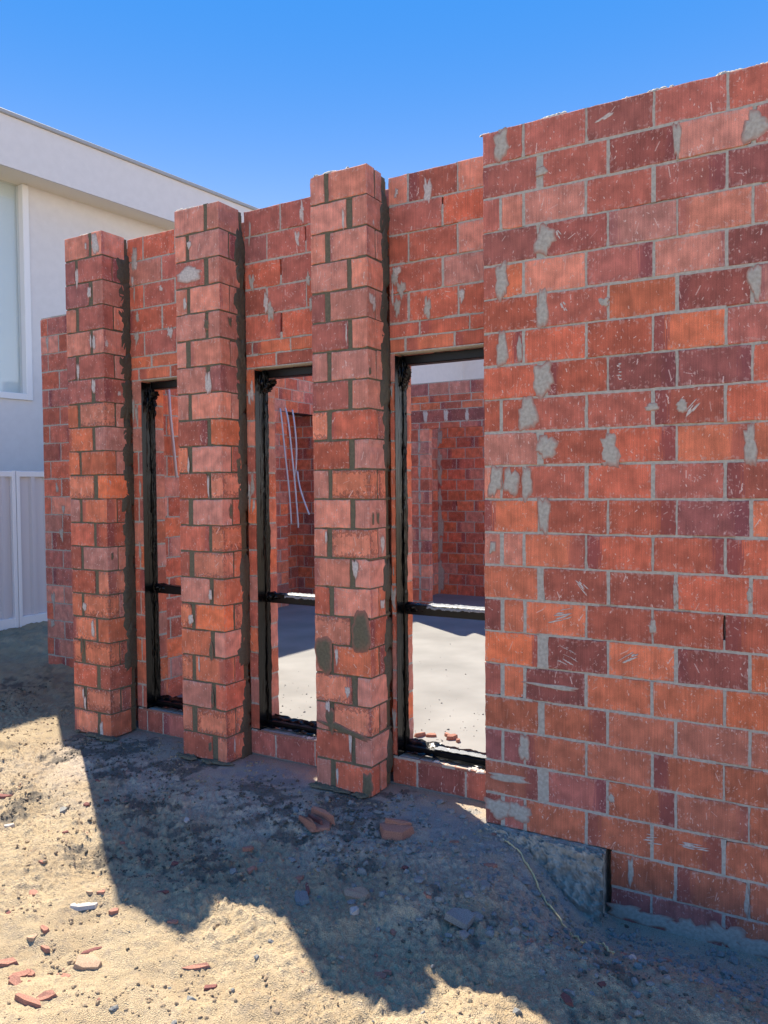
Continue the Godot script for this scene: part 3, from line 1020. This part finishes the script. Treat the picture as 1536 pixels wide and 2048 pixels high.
# ---------------------------------------------------------------- neighbours and fence
func neighbour_house() -> void:
	var t := thing("neighbouring_house", "white rendered house with deep flat eaves and a tall window behind the fence", "house", Vector3(-7.75, 0, -2.5), -0.0997)
	# local z runs along the eave (towards the street), local x = 0 is the fascia
	var z0 := -17.0
	var z1 := 9.0
	part("wall", box_mesh(Vector3(-9.0, 0.0, z0 + 0.6), Vector3(-0.46, 3.02, z1 - 0.6)), M.render_white, t)
	part("wall", box_mesh(Vector3(-9.0, 3.02, z0 + 0.6), Vector3(-0.46, 5.985, -0.66)), M.render_white, t)
	part("wall", box_mesh(Vector3(-9.0, 3.02, 1.9), Vector3(-0.46, 5.985, z1 - 0.6)), M.render_white, t)
	part("soffit", box_mesh(Vector3(-9.0, 5.985, z0), Vector3(-0.03, 6.03, z1)), M.soffit, t)
	part("fascia", box_mesh(Vector3(-0.03, 5.965, z0), Vector3(0.0, 6.62, z1)), M.render_white, t)
	part("gutter", bevel_box(Vector3(-0.06, 6.62, z0), Vector3(0.035, 6.675, z1), 0.008), M.gutter, t)
	part("roof", box_mesh(Vector3(-9.0, 6.03, z0), Vector3(-0.06, 6.6, z1)), M.gutter, t)
	var w := part("window", box_mesh(Vector3(-0.66, 3.02, -0.66), Vector3(-0.62, 5.985, 1.9)), M.blind, t)
	part("frame", bevel_box(Vector3(-0.60, 3.02, -0.66), Vector3(-0.43, 5.98, -0.57), 0.006), M.white_frame, w)
	part("frame", bevel_box(Vector3(-0.60, 3.02, -0.57), Vector3(-0.43, 3.11, 1.9), 0.006), M.white_frame, w)
	part("pane", box_mesh(Vector3(-0.545, 3.11, -0.57), Vector3(-0.537, 5.98, 1.9)), M.glass, w)

func far_house() -> void:
	var t := thing("white_house", "plain white house wall seen over the inner brick walls through the frame", "house", Vector3(-8.4, 0, -15.0))
	part("wall", box_mesh(Vector3(0.0, 0, -6), Vector3(6.5, 7.2, 0)), M.render_white, t)
	part("wall", box_mesh(Vector3(-4.0, 0, -6), Vector3(0.0, 4.66, 0)), M.render_white, t)
	part("wall", box_mesh(Vector3(-4.0, 6.2, -6), Vector3(0.0, 7.2, 0)), M.render_white, t)
	var w := part("window", box_mesh(Vector3(-4.0, 4.66, -6), Vector3(0.0, 6.2, -0.12)), M.blind, t)
	part("frame", bevel_box(Vector3(-0.1, 4.66, -0.12), Vector3(0.0, 6.2, 0.02), 0.01), M.steel, w)
	part("frame", bevel_box(Vector3(-4.0, 4.66, -0.12), Vector3(-0.1, 4.74, 0.02), 0.01), M.steel, w)
	part("pane", box_mesh(Vector3(-4.0, 4.74, -0.06), Vector3(-0.1, 6.2, -0.052)), M.glass, w)

func make_fence() -> void:
	var t := thing("metal_fence", "pale grey ribbed metal fence with white posts in front of the rendered house", "fence", Vector3(-6.65, 0.0, -1.86))
	var pitch := 2.38
	for s in range(-4, 3):
		var za := s * pitch
		var zb := za + pitch
		var y0 := 0.2
		var st := new_st()
		var prof := [[0.0, 0.0], [0.07, 0.0], [0.088, 0.037], [0.135, 0.037], [0.153, 0.0], [0.196, 0.0]]
		var pts: Array[Vector2] = []
		var z := za + 0.04
		while z < zb - 0.04:
			for p in prof:
				if z + p[0] < zb - 0.04:
					pts.append(Vector2(z + p[0], p[1]))
			z += 0.2
		for i in pts.size() - 1:
			var a := pts[i]
			var b := pts[i + 1]
			quad(st, Vector3(a.y, y0, a.x), Vector3(b.y, y0, b.x), Vector3(b.y, 1.99, b.x), Vector3(a.y, 1.99, a.x))
			quad(st, Vector3(a.y - 0.002, 1.99, a.x), Vector3(b.y - 0.002, 1.99, b.x), Vector3(b.y - 0.002, y0, b.x), Vector3(a.y - 0.002, y0, a.x))
		part("panel", done(st), M.fence, t)
		part("rail", bevel_box(Vector3(-0.02, 1.935, za + 0.03), Vector3(0.045, 2.0, zb - 0.03), 0.004), M.fence_trim, t)
		part("rail", bevel_box(Vector3(-0.02, y0 - 0.01, za + 0.03), Vector3(0.045, y0 + 0.11, zb - 0.03), 0.004), M.fence_trim, t)
		part("post", bevel_box(Vector3(-0.03, -0.2, za - 0.05), Vector3(0.05, 2.005, za - 0.004), 0.004), M.fence_trim, t)
		part("post", bevel_box(Vector3(-0.03, -0.2, za + 0.004), Vector3(0.05, 2.005, za + 0.05), 0.004), M.fence_trim, t)

# ---------------------------------------------------------------- loose things
func conduits() -> void:
	var runs := [[[-5.56, 2.95, -5.46], [-5.50, 2.75, -5.42], [-5.45, 2.3, -5.42], [-5.40, 1.75, -5.44], [-5.38, 1.245, -5.46]],
		[[-5.47, 2.95, -5.47], [-5.39, 2.75, -5.43], [-5.335, 2.3, -5.43], [-5.29, 1.75, -5.45], [-5.26, 1.19, -5.47]],
		[[-5.50, 2.94, -5.68], [-5.42, 2.72, -5.62], [-5.375, 2.4, -5.6], [-5.385, 2.1, -5.6], [-5.42, 1.95, -5.62]],
		[[-5.36, 2.02, -5.6], [-5.30, 1.85, -5.55], [-5.2, 1.65, -5.5], [-5.05, 1.39, -5.45]]]
	var labels := ["pale conduit hanging from the steel lintel, the straight one nearer the niche edge", "longest pale conduit hanging below the steel lintel", "short bent conduit hanging behind two straight ones", "grey conduit slanting down beside the hanging ones"]
	for i in 4:
		var c := Curve3D.new()
		for p in runs[i]:
			c.add_point(Vector3(p[0], p[1], p[2]))
		for k in range(1, c.point_count - 1):
			var d := (c.get_point_position(k + 1) - c.get_point_position(k - 1)) * 0.2
			c.set_point_in(k, -d); c.set_point_out(k, d)
		var st := new_st()
		tube(st, Array(c.tessellate_even_length(5, 0.06)), 0.0125, 10)
		tag(part("conduit", done(st), M.conduit, self), labels[i], "conduit", "conduits left hanging inside the house")
	var st2 := new_st()
	tube(st2, [Vector3(-3.275, 2.75, -0.985), Vector3(-3.268, 2.4, -1.0), Vector3(-3.262, 2.1, -1.03), Vector3(-3.258, 1.88, -1.05)], 0.0125, 10)
	tag(part("conduit", done(st2), M.conduit, self), "pale conduit running down the short orange cross wall", "conduit", "conduits left hanging inside the house")

func shard_mesh(l: float, w: float, th: float) -> ArrayMesh:
	var st := new_st()
	var K := rng.randi_range(5, 7)
	var lo := []
	var hi := []
	for k in K:
		var a := TAU * (k + r(-0.3, 0.3)) / K
		var d := Vector2(cos(a), sin(a))
		var sq := 1.0 / maxf(absf(d.x), absf(d.y))
		d *= lerpf(1.0, sq, 0.7)
		lo.append(Vector3(d.x * l * 0.5, 0, d.y * w * 0.5) * r(0.9, 1.05))
		hi.append(lo[k] * r(0.82, 0.98) + Vector3(0, th * r(0.7, 1.15), 0))
	for k in K:
		var k2 := (k + 1) % K
		quad(st, lo[k2], hi[k2], hi[k], lo[k])
	for k in range(1, K - 1):
		st.add_vertex(hi[0]); st.add_vertex(hi[k]); st.add_vertex(hi[k + 1])
		st.add_vertex(lo[0]); st.add_vertex(lo[k + 1]); st.add_vertex(lo[k])
	return done(st)

func drop(called: String, x: float, z: float, l: float, w: float, th: float, turn: float, mat: Material, label: String, cat: String, group: String) -> void:
	var o := part(called, shard_mesh(l, w, th), mat, self, Vector3(x, ground_y(x, z) - th * 0.4, z))
	o.rotation = Vector3(r(-0.16, 0.16), turn, r(-0.16, 0.16))
	tag(o, label, cat, group)

func rubble() -> void:
	var lit := "broken red brick shards on the sunlit sand"
	var dim := "broken red brick shards in the shade of the wall"
	# x, z, length, width, thickness, turn, tone
	var shards := [[-2.69, 0.97, 0.15, 0.10, 0.03, 0.4, 1, 0], [-1.29, 1.49, 0.06, 0.045, 0.02, 0.2, 2, 0], [-1.24, 1.47, 0.06, 0.045, 0.025, 0.5, 0, 0], [-1.09, 1.525, 0.07, 0.05, 0.05, 0.1, 0, 0], [-1.24, 1.76, 0.085, 0.04, 0.03, -0.2, 0, 0], [-1.25, 1.81, 0.07, 0.05, 0.03, 0.8, 2, 0], [-1.15, 1.82, 0.10, 0.04, 0.025, -0.2, 0, 0],
		[-1.2, 1.96, 0.15, 0.08, 0.04, 0.5, 0, 0], [-1.09, 1.985, 0.13, 0.05, 0.03, 1.1, 0, 0], [-1.068, 1.953, 0.09, 0.05, 0.04, -0.4, 0, 0], [-1.035, 2.034, 0.10, 0.06, 0.03, 0.1, 0, 0], [-0.94, 1.9, 0.09, 0.05, 0.01, 0.2, 0, 0], [-0.98, 1.74, 0.13, 0.03, 0.02, 1.0, 1, 0], [-0.53, 1.61, 0.16, 0.045, 0.025, 0.55, 0, 0], [-0.4, 1.675, 0.08, 0.04, 0.015, 0.8, 1, 0], [-0.815, 1.455, 0.07, 0.035, 0.015, 0.5, 0, 0],
		[-0.87, 2.1, 0.20, 0.06, 0.035, 0.1, 0, 0], [-0.845, 2.05, 0.12, 0.06, 0.03, 0.9, 0, 0], [-1.565, 1.58, 0.09, 0.06, 0.02, -0.5, 0, 0], [-2.116, 0.84, 0.05, 0.05, 0.03, 0.3, 1, 0], [-1.9, 1.15, 0.05, 0.03, 0.012, 1.2, 1, 0], [-1.75, 1.4, 0.06, 0.03, 0.012, 0.3, 0, 0], [-1.5, 1.75, 0.05, 0.035, 0.015, 0.0, 1, 0], [-2.3, 0.6, 0.06, 0.03, 0.015, 0.2, 1, 0],
		[-0.954, 0.8, 0.09, 0.05, 0.03, 1.0, 0, 1], [-0.805, 0.95, 0.075, 0.04, 0.03, 1.4, 0, 1], [-0.552, 0.906, 0.07, 0.05, 0.03, 1.2, 0, 1], [-0.467, 0.963, 0.15, 0.03, 0.02, -0.9, 1, 1], [-0.364, 0.678, 0.09, 0.05, 0.02, 1.0, 0, 1], [-1.173, 1.085, 0.06, 0.05, 0.03, 0.2, 1, 1], [-1.01, 1.32, 0.08, 0.03, 0.02, 0.6, 1, 1], [-1.61, 1.04, 0.07, 0.04, 0.015, 0.2, 0, 1], [0.113, 1.296, 0.07, 0.05, 0.02, 0.2, 0, 1], [-2.08, 0.73, 0.05, 0.03, 0.02, 0.5, 1, 1], [-1.95, 0.7, 0.06, 0.035, 0.015, 0.1, 0, 1],
		[0.172, 0.366, 0.11, 0.05, 0.03, 0.35, 0, 1], [0.086, 0.094, 0.04, 0.035, 0.02, 0.2, 0, 1], [0.136, 0.888, 0.06, 0.05, 0.02, 0.9, 2, 1], [0.063, 0.805, 0.075, 0.04, 0.02, -0.3, 0, 1], [0.788, 1.118, 0.10, 0.05, 0.02, -0.7, 1, 1], [0.872, 0.976, 0.06, 0.04, 0.02, 1.3, 1, 1], [0.85, 0.52, 0.09, 0.05, 0.03, -0.6, 0, 1], [0.13, 1.268, 0.06, 0.04, 0.02, 0.2, 0, 1], [-0.055, 0.277, 0.07, 0.04, 0.02, 0.5, 0, 1], [1.245, 0.682, 0.08, 0.05, 0.03, -0.4, 1, 1], [0.68, 0.56, 0.07, 0.04, 0.02, 0.1, 1, 1], [0.55, 0.85, 0.06, 0.03, 0.015, 1.2, 0, 1], [1.0, 0.45, 0.08, 0.04, 0.03, 0.6, 0, 1], [-0.65, 0.78, 0.05, 0.03, 0.015, 0.6, 1, 1], [-0.15, 0.62, 0.05, 0.04, 0.02, 0.6, 1, 1], [0.02, 1.02, 0.07, 0.055, 0.02, 1.5, 0, 1]]
	for s in shards:
		var shape := "long thin" if s[2] / s[3] > 2.4 else ("chunky" if s[4] >= 0.03 else ("flat" if s[4] <= 0.016 else "angular"))
		var tone: String = ["red", "dark red", "dusty pale"][s[6]]
		var where := "on sunlit sand"
		if s[7] == 1:
			where = "in shade before the plain wall" if s[0] > -0.1 else ("in shade before the marked pillar" if s[0] > -0.9 else "in shade before the pillars nearer the fence")
		elif s[1] > 1.7:
			where = "in the scatter of shards on sunlit sand"
		elif s[0] > -1.3:
			where = "on sunlit sand at the shadow's edge"
		var look := "%s %s brick shard lying %s" % [shape, tone, where]
		drop("brick_shard", s[0], s[1], s[2] * 0.72, s[3] * 0.66, s[4] * 0.6, s[5], [M.shard, M.shard_dark, M.shard_dusty][s[6]], look, "brick shard", lit if s[7] == 0 else dim)
	drop("brick_slab", -1.254, 1.554, 0.125, 0.09, 0.018, 0.7, M.pale_stone, "flat piece of brick dusted white, lying on the sunlit sand", "brick slab", "")
	drop("brick_slab", -0.908, 1.807, 0.12, 0.08, 0.02, 0.5, M.shard_dusty, "flat square piece of tan brick, half sunk in the sunlit sand", "brick slab", "")
	drop("brick_slab", -0.245, 0.889, 0.15, 0.10, 0.03, -0.3, M.shard_dusty, "broad dusty piece of brick on shaded ground, below the broken hollow brick", "brick slab", "")
	drop("brick_slab", -0.452, 1.03, 0.14, 0.07, 0.018, -0.8, M.stone, "thin grey slab lying beside a long brick splinter in the shade", "brick slab", "")
	var grey_at := -1
	var grey_l := ["grey concrete chip lying on the sunlit sand", "largest grey concrete chip, lying in the shade before the plain wall", "small grey concrete chip beside the string, towards the building", "small grey concrete chip touching the largest grey one", "small grey concrete chip lying beyond the string, before the footing"]
	var white_at := -1
	var white_l := ["thin white mortar chip lying on the sunlit sand", "white mortar chip in shade beside the broad dusty brick piece", "white mortar chip on shaded ground below the end of the string", "white mortar chip on damp ground before the marked pillar", "white mortar chip on shaded ground before the middle pillar"]
	for s in [[-2.198, 0.932, 0.07, 0.05, 0.03], [0.243, 0.851, 0.13, 0.11, 0.03], [0.24, 0.587, 0.05, 0.06, 0.03], [0.3, 0.8, 0.06, 0.05, 0.025], [0.45, 0.5, 0.05, 0.05, 0.03]]:
		grey_at += 1
		drop("grey_stone", s[0], s[1], s[2], s[3], s[4], r(0, 3), M.stone, grey_l[grey_at], "stone", "grey concrete chips on the sand")
	for s in [[-2.341, 1.174, 0.08, 0.035, 0.015], [-0.163, 1.047, 0.05, 0.04, 0.03], [0.905, 0.647, 0.05, 0.03, 0.02], [-0.95, 0.35, 0.035, 0.03, 0.02], [-1.45, 0.72, 0.045, 0.035, 0.02]]:
		white_at += 1
		drop("white_chip", s[0], s[1], s[2], s[3], s[4], r(0, 3), M.pale_stone, white_l[white_at], "stone", "white mortar chips on the sand")
	# two big pieces of hollow brick
	for q in [[-0.80, 0.425, -0.35, "broken hollow brick lying open side up near the marked pillar"], [-0.364, 0.319, 0.35, "chunk of red brick on dark crumbs between the marked pillar and plain wall"]]:
		var t := thing("broken_brick", q[3], "broken brick", Vector3(q[0], ground_y(q[0], q[1]) - 0.005, q[1]), q[2])
		t.rotation.x = 0.12
		if q[2] < 0:
			part("slab", shard_mesh(0.23, 0.13, 0.025), M.shard, t)
			var rb := part("rib", shard_mesh(0.21, 0.022, 0.05), M.shard, t, Vector3(0.005, 0.012, -0.05))
			rb.rotation.y = 0.06
			part("rib", shard_mesh(0.18, 0.02, 0.045), M.shard, t, Vector3(-0.01, 0.012, 0.05))
			part("rib", shard_mesh(0.15, 0.016, 0.035), M.shard_dark, t, Vector3(0.0, 0.012, 0.0))
		else:
			part("slab", shard_mesh(0.20, 0.12, 0.055), M.shard, t)
			var e := part("rib", shard_mesh(0.15, 0.05, 0.03), M.shard, t, Vector3(0.01, 0.045, -0.03))
			e.rotation.z = -0.12
	# pieces on the slab
	for s in [[-0.97, -1.1, 0.10, 0.04, 0.03], [-0.90, -1.14, 0.08, 0.05, 0.02], [-0.74, -1.15, 0.09, 0.04, 0.03], [-0.8, -1.2, 0.06, 0.04, 0.02], [-0.68, -1.12, 0.05, 0.03, 0.02]]:
		var o := part("brick_shard", shard_mesh(s[2], s[3], s[4]), M.shard, self, Vector3(s[0], 0.0, s[1]))
		o.rotation.y = r(0, 3)
		tag(o, "small red brick shard lying on the sunlit concrete floor inside", "brick shard", "brick shards on the concrete floor")
	# frayed pale string
	var pts := []
	var c := Curve3D.new()
	for p in [[0.147, 0.131], [0.248, 0.152], [0.30, 0.20], [0.354, 0.232], [0.40, 0.29], [0.447, 0.323], [0.49, 0.335], [0.536, 0.377], [0.60, 0.43], [0.65, 0.454], [0.70, 0.51], [0.766, 0.561], [0.839, 0.661]]:
		c.add_point(Vector3(p[0], 0, p[1]))
	for p in c.tessellate_even_length(5, 0.015):
		var jx := 0.004 * nz2.get_noise_2d(p.x * 900.0, 5.0)
		pts.append(Vector3(p.x + jx, maxf(ground_y(p.x, p.z), ground_y(p.x + 0.02, p.z)) + 0.012 + 0.004 * nz2.get_noise_2d(p.x * 500.0, 50.0), p.z + jx))
	var st := new_st()
	var rads := []
	for i in pts.size():
		rads.append(0.0042 + 0.0022 * nz2.get_noise_2d(i * 30.0, 9.0))
	tube(st, pts, rads, 6)
	tag(part("string", done(st), M.straw, self), "frayed straw coloured string lying across the sand below the concrete footing", "string")

# lumps nobody could count: one object of each kind
func scatter(called: String, label: String, mat: Material, count: int, lo: float, hi: float, want: Callable, indoors := false) -> void:
	var st := new_st()
	var ico := []
	var ph := (1.0 + sqrt(5.0)) * 0.5
	for p in [[-1, ph, 0], [1, ph, 0], [-1, -ph, 0], [1, -ph, 0], [0, -1, ph], [0, 1, ph], [0, -1, -ph], [0, 1, -ph], [ph, 0, -1], [ph, 0, 1], [-ph, 0, -1], [-ph, 0, 1]]:
		var v := Vector3(p[0], p[1], p[2]).normalized() * r(0.7, 1.25)
		ico.append(Vector3(v.x, v.y * 0.7, v.z))
	for f in [[0, 11, 5], [0, 5, 1], [0, 1, 7], [0, 7, 10], [0, 10, 11], [1, 5, 9], [5, 11, 4], [11, 10, 2], [10, 7, 6], [7, 1, 8], [3, 9, 4], [3, 4, 2], [3, 2, 6], [3, 6, 8], [3, 8, 9], [4, 9, 5], [2, 4, 11], [6, 2, 10], [8, 6, 7], [9, 8, 1]]:
		st.add_vertex(ico[f[0]]); st.add_vertex(ico[f[2]]); st.add_vertex(ico[f[1]])
	var mm := MultiMesh.new()
	mm.transform_format = MultiMesh.TRANSFORM_3D
	mm.mesh = done(st)
	var list := []
	var guard := 0
	while list.size() < count and guard < count * 30:
		guard += 1
		var x := r(-4.6, 1.6)
		var z := r(-1.0, 2.4)
		if indoors:
			x = r(-3.0, 0.4)
			z = r(-4.2, -0.6)
		elif z < 0.03 and x > -3.5:
			if z < -0.2 or not (fposmod(x + 3.283, 1.092) > 0.45):
				continue
			if x > 0.0:
				continue
		if rng.randf() > want.call(x, z):
			continue
		var s := lo * pow(hi / lo, pow(rng.randf(), 2.2))
		var bs := Basis.from_euler(Vector3(r(0, 6), r(0, 6), r(0, 6))).scaled(Vector3(s * r(0.8, 1.4), s * r(0.6, 1.0), s * r(0.8, 1.3)))
		list.append(Transform3D(bs, Vector3(x, (0.0 if indoors else ground_y(x, z)) + s * 0.12, z)))
	mm.instance_count = list.size()
	for i in list.size():
		mm.set_instance_transform(i, list[i])
	var o := MultiMeshInstance3D.new()
	o.name = numbered(called)
	o.multimesh = mm
	o.material_override = mat
	add_child(o)
	o.set_meta("kind", "stuff")
	tag(o, label, called.replace("_", " "))

func near_dark(x: float, z: float) -> float:
	var d := 0.0
	for q in DARK:
		d = maxf(d, q[3] * (1.0 - Vector2(x - q[0], z - q[1]).length() / (q[2] * 1.25)))
	return d

# ---------------------------------------------------------------- scene
func _ready() -> void:
	rng.seed = 20240611
	nz.seed = 5
	nz.noise_type = FastNoiseLite.TYPE_SIMPLEX
	nz.frequency = 0.05
	nz.fractal_octaves = 3
	nz2.seed = 9
	nz2.noise_type = FastNoiseLite.TYPE_SIMPLEX
	nz2.frequency = 0.06
	nz2.fractal_octaves = 2

	# camera
	var cam := Camera3D.new()
	cam.name = "camera"
	add_child(cam)
	cam.fov = 66.2
	cam.near = 0.05
	cam.far = 2000.0
	var fwd := Vector3(-0.50426, -0.03257, -0.86294)
	var right := Vector3(0.86351, -0.00873, -0.50426)
	var up := Vector3(-0.00889, 0.99943, -0.03253)
	cam.transform = Transform3D(Basis(right, up, -fwd).orthonormalized(), Vector3(1.6236, 1.7871, 3.8208))
	cam.current = true

	# sky, exposure
	var we := WorldEnvironment.new()
	we.name = "environment"
	var env := Environment.new()
	env.background_mode = Environment.BG_SKY
	var sky := Sky.new()
	var sm := ProceduralSkyMaterial.new()
	sm.sky_top_color = Color(0.115, 0.335, 0.555)
	sm.sky_horizon_color = Color(1.0, 0.99, 0.965)
	sm.sky_curve = 0.09
	sm.sky_energy_multiplier = 1.0
	sm.ground_bottom_color = Color(0.55, 0.47, 0.36)
	sm.ground_horizon_color = Color(0.68, 0.66, 0.62)
	sm.sun_angle_max = 20.0
	sky.sky_material = sm
	env.sky = sky
	env.tonemap_mode = Environment.TONE_MAPPER_LINEAR
	env.tonemap_exposure = 3.45
	env.sdfgi_enabled = true
	env.ssao_enabled = true
	env.ssil_enabled = true
	we.environment = env
	add_child(we)

	# sun, behind the house and high
	var sun := DirectionalLight3D.new()
	sun.name = "sun"
	add_child(sun)
	sun.look_at_from_position(Vector3.ZERO, Vector3(SUN_X, -1.0, SUN_Z), Vector3.UP)
	sun.light_color = Color(1.0, 0.955, 0.88)
	sun.light_energy = 1.06
	sun.light_angular_distance = 0.53
	sun.shadow_enabled = true

	make_materials()
	make_ground()
	var slab := new_st()
	box(slab, Vector3(-3.53, -0.15, -1.2), Vector3(2.75, -0.001, -0.26))
	box(slab, Vector3(-5.05, -0.15, -3.9), Vector3(2.75, -0.001, -1.2))
	box(slab, Vector3(-6.3, -0.15, -9.5), Vector3(2.75, -0.001, -3.9))
	var fl := structure("floor", done(slab), M.floor)
	tag(fl, "bare sunlit concrete floor slab inside the brick walls", "floor")

	plain_wall()
	pillar(-3.283, 0.391, true, "brick pillar nearest the pale fence, wet mortar down its side", 1)
	pillar(-2.186, 0.379, true, "middle brick pillar of the three, white mortar patch near its top", 2)
	pillar(-1.094, 0.387, false, "brick pillar with two dark wet mortar patches, nearest the plain wall", 3)
	window_wall()
	inner_leaf()
	window_frame(0, "black plastic wrapped window frame nearest the pale fence")
	window_frame(1, "black plastic wrapped window frame between the middle pillar and the marked pillar")
	window_frame(2, "black plastic wrapped window frame beside the plain brick wall")
	inner_walls()
	neighbour_house()
	far_house()
	make_fence()

	# rough footing that shows under the plain wall
	var ft := thing("concrete_footing", "rough pale concrete footing showing under the plain brick wall", "footing", Vector3(0, 0, 0))
	var foot := func(u: float, v: float) -> Vector3:
		var x := 0.0 + u * 0.645
		var a := v * 0.42
		var p := Vector3(x, -0.004, -0.02 + a)
		var wide := 0.075 + 0.03 * nz.get_noise_2d(x * 90.0, 4.0) + 0.02 * u
		if a - 0.02 > wide:
			p.z = wide + (a - 0.02 - wide) * 0.18
			p.y -= (a - 0.02 - wide) * 0.98
		var k := smoothstep(0.0, 0.06, a)
		p += Vector3(0, 1, 1) * (0.014 * nz2.get_noise_2d(x * 260.0, a * 260.0) + 0.010 * nz2.get_noise_2d(x * 800.0, a * 800.0) + 0.018 * nz.get_noise_2d(x * 130.0 + 9.0, a * 130.0)) * k
		if u > 0.96:
			p.x += 0.012 * nz2.get_noise_2d(a * 300.0, 80.0)
		return p
	part("face", sheet(110, 70, foot), M.concrete, ft)
	part("core", box_mesh(Vector3(0.0, -0.4, -0.2), Vector3(0.63, -0.006, 0.03)), M.concrete, ft)

	# mortar left on top of the walls
	for k in 30:
		var on: Node3D = get_node("brick_wall") if k < 14 else get_node(["brick_pillar", "brick_pillar_001", "brick_pillar_002", "brick_wall_001"][k % 4])
		var x := r(0.0, 1.5) if k < 14 else (r(0.03, 0.35) if k % 4 < 3 else r(-2.85, -0.1))
		if k % 4 == 3 and k >= 14 and (fposmod(x + 3.283, 1.092) < 0.42):
			continue
		smear(on, Vector3(x, TOP - 0.012, (ZW if k >= 14 and k % 4 == 3 else 0.0) - r(0.012, 0.03)), Vector3.RIGHT, Vector3.FORWARD, r(0.012, 0.04), r(0.008, 0.012), r(0.008, 0.016), M.mortar, 0.5, "mortar_dropping")
	conduits()
	rubble()
	scatter("mortar_crumbs", "dark crumbs of damp mortar scattered over the ground before the pillars", M.crumb, 3600, 0.003, 0.014, func(x, z): return clampf(near_dark(x, z) * 1.2 + 0.006, 0, 1))
	scatter("sand_clods", "small clods of tan sand scattered over the ground", M.clod, 7000, 0.0025, 0.013, func(x, z): return clampf(0.25 + nz2.get_noise_2d(x * 25.0, z * 25.0) * 1.6, 0, 1))
	scatter("brick_crumbs", "tiny red brick crumbs scattered over the sand", M.shard, 450, 0.003, 0.011, func(x, z): return 0.5)
	scatter("grey_gravel", "small grey crumbs of cement lying near the foot of the walls", M.stone, 1900, 0.003, 0.024, func(x, z): return clampf(1.1 - absf(z - 0.25) * 1.2, 0.03, 1) * smoothstep(-1.6, 0.2, x))
	scatter("floor_grit", "grit and crumbs strewn over the sunlit concrete floor behind the sills", M.stone, 420, 0.003, 0.013, func(x, z): return clampf(1.2 - absf(z + 1.1) * 1.1, 0.05, 1), true)
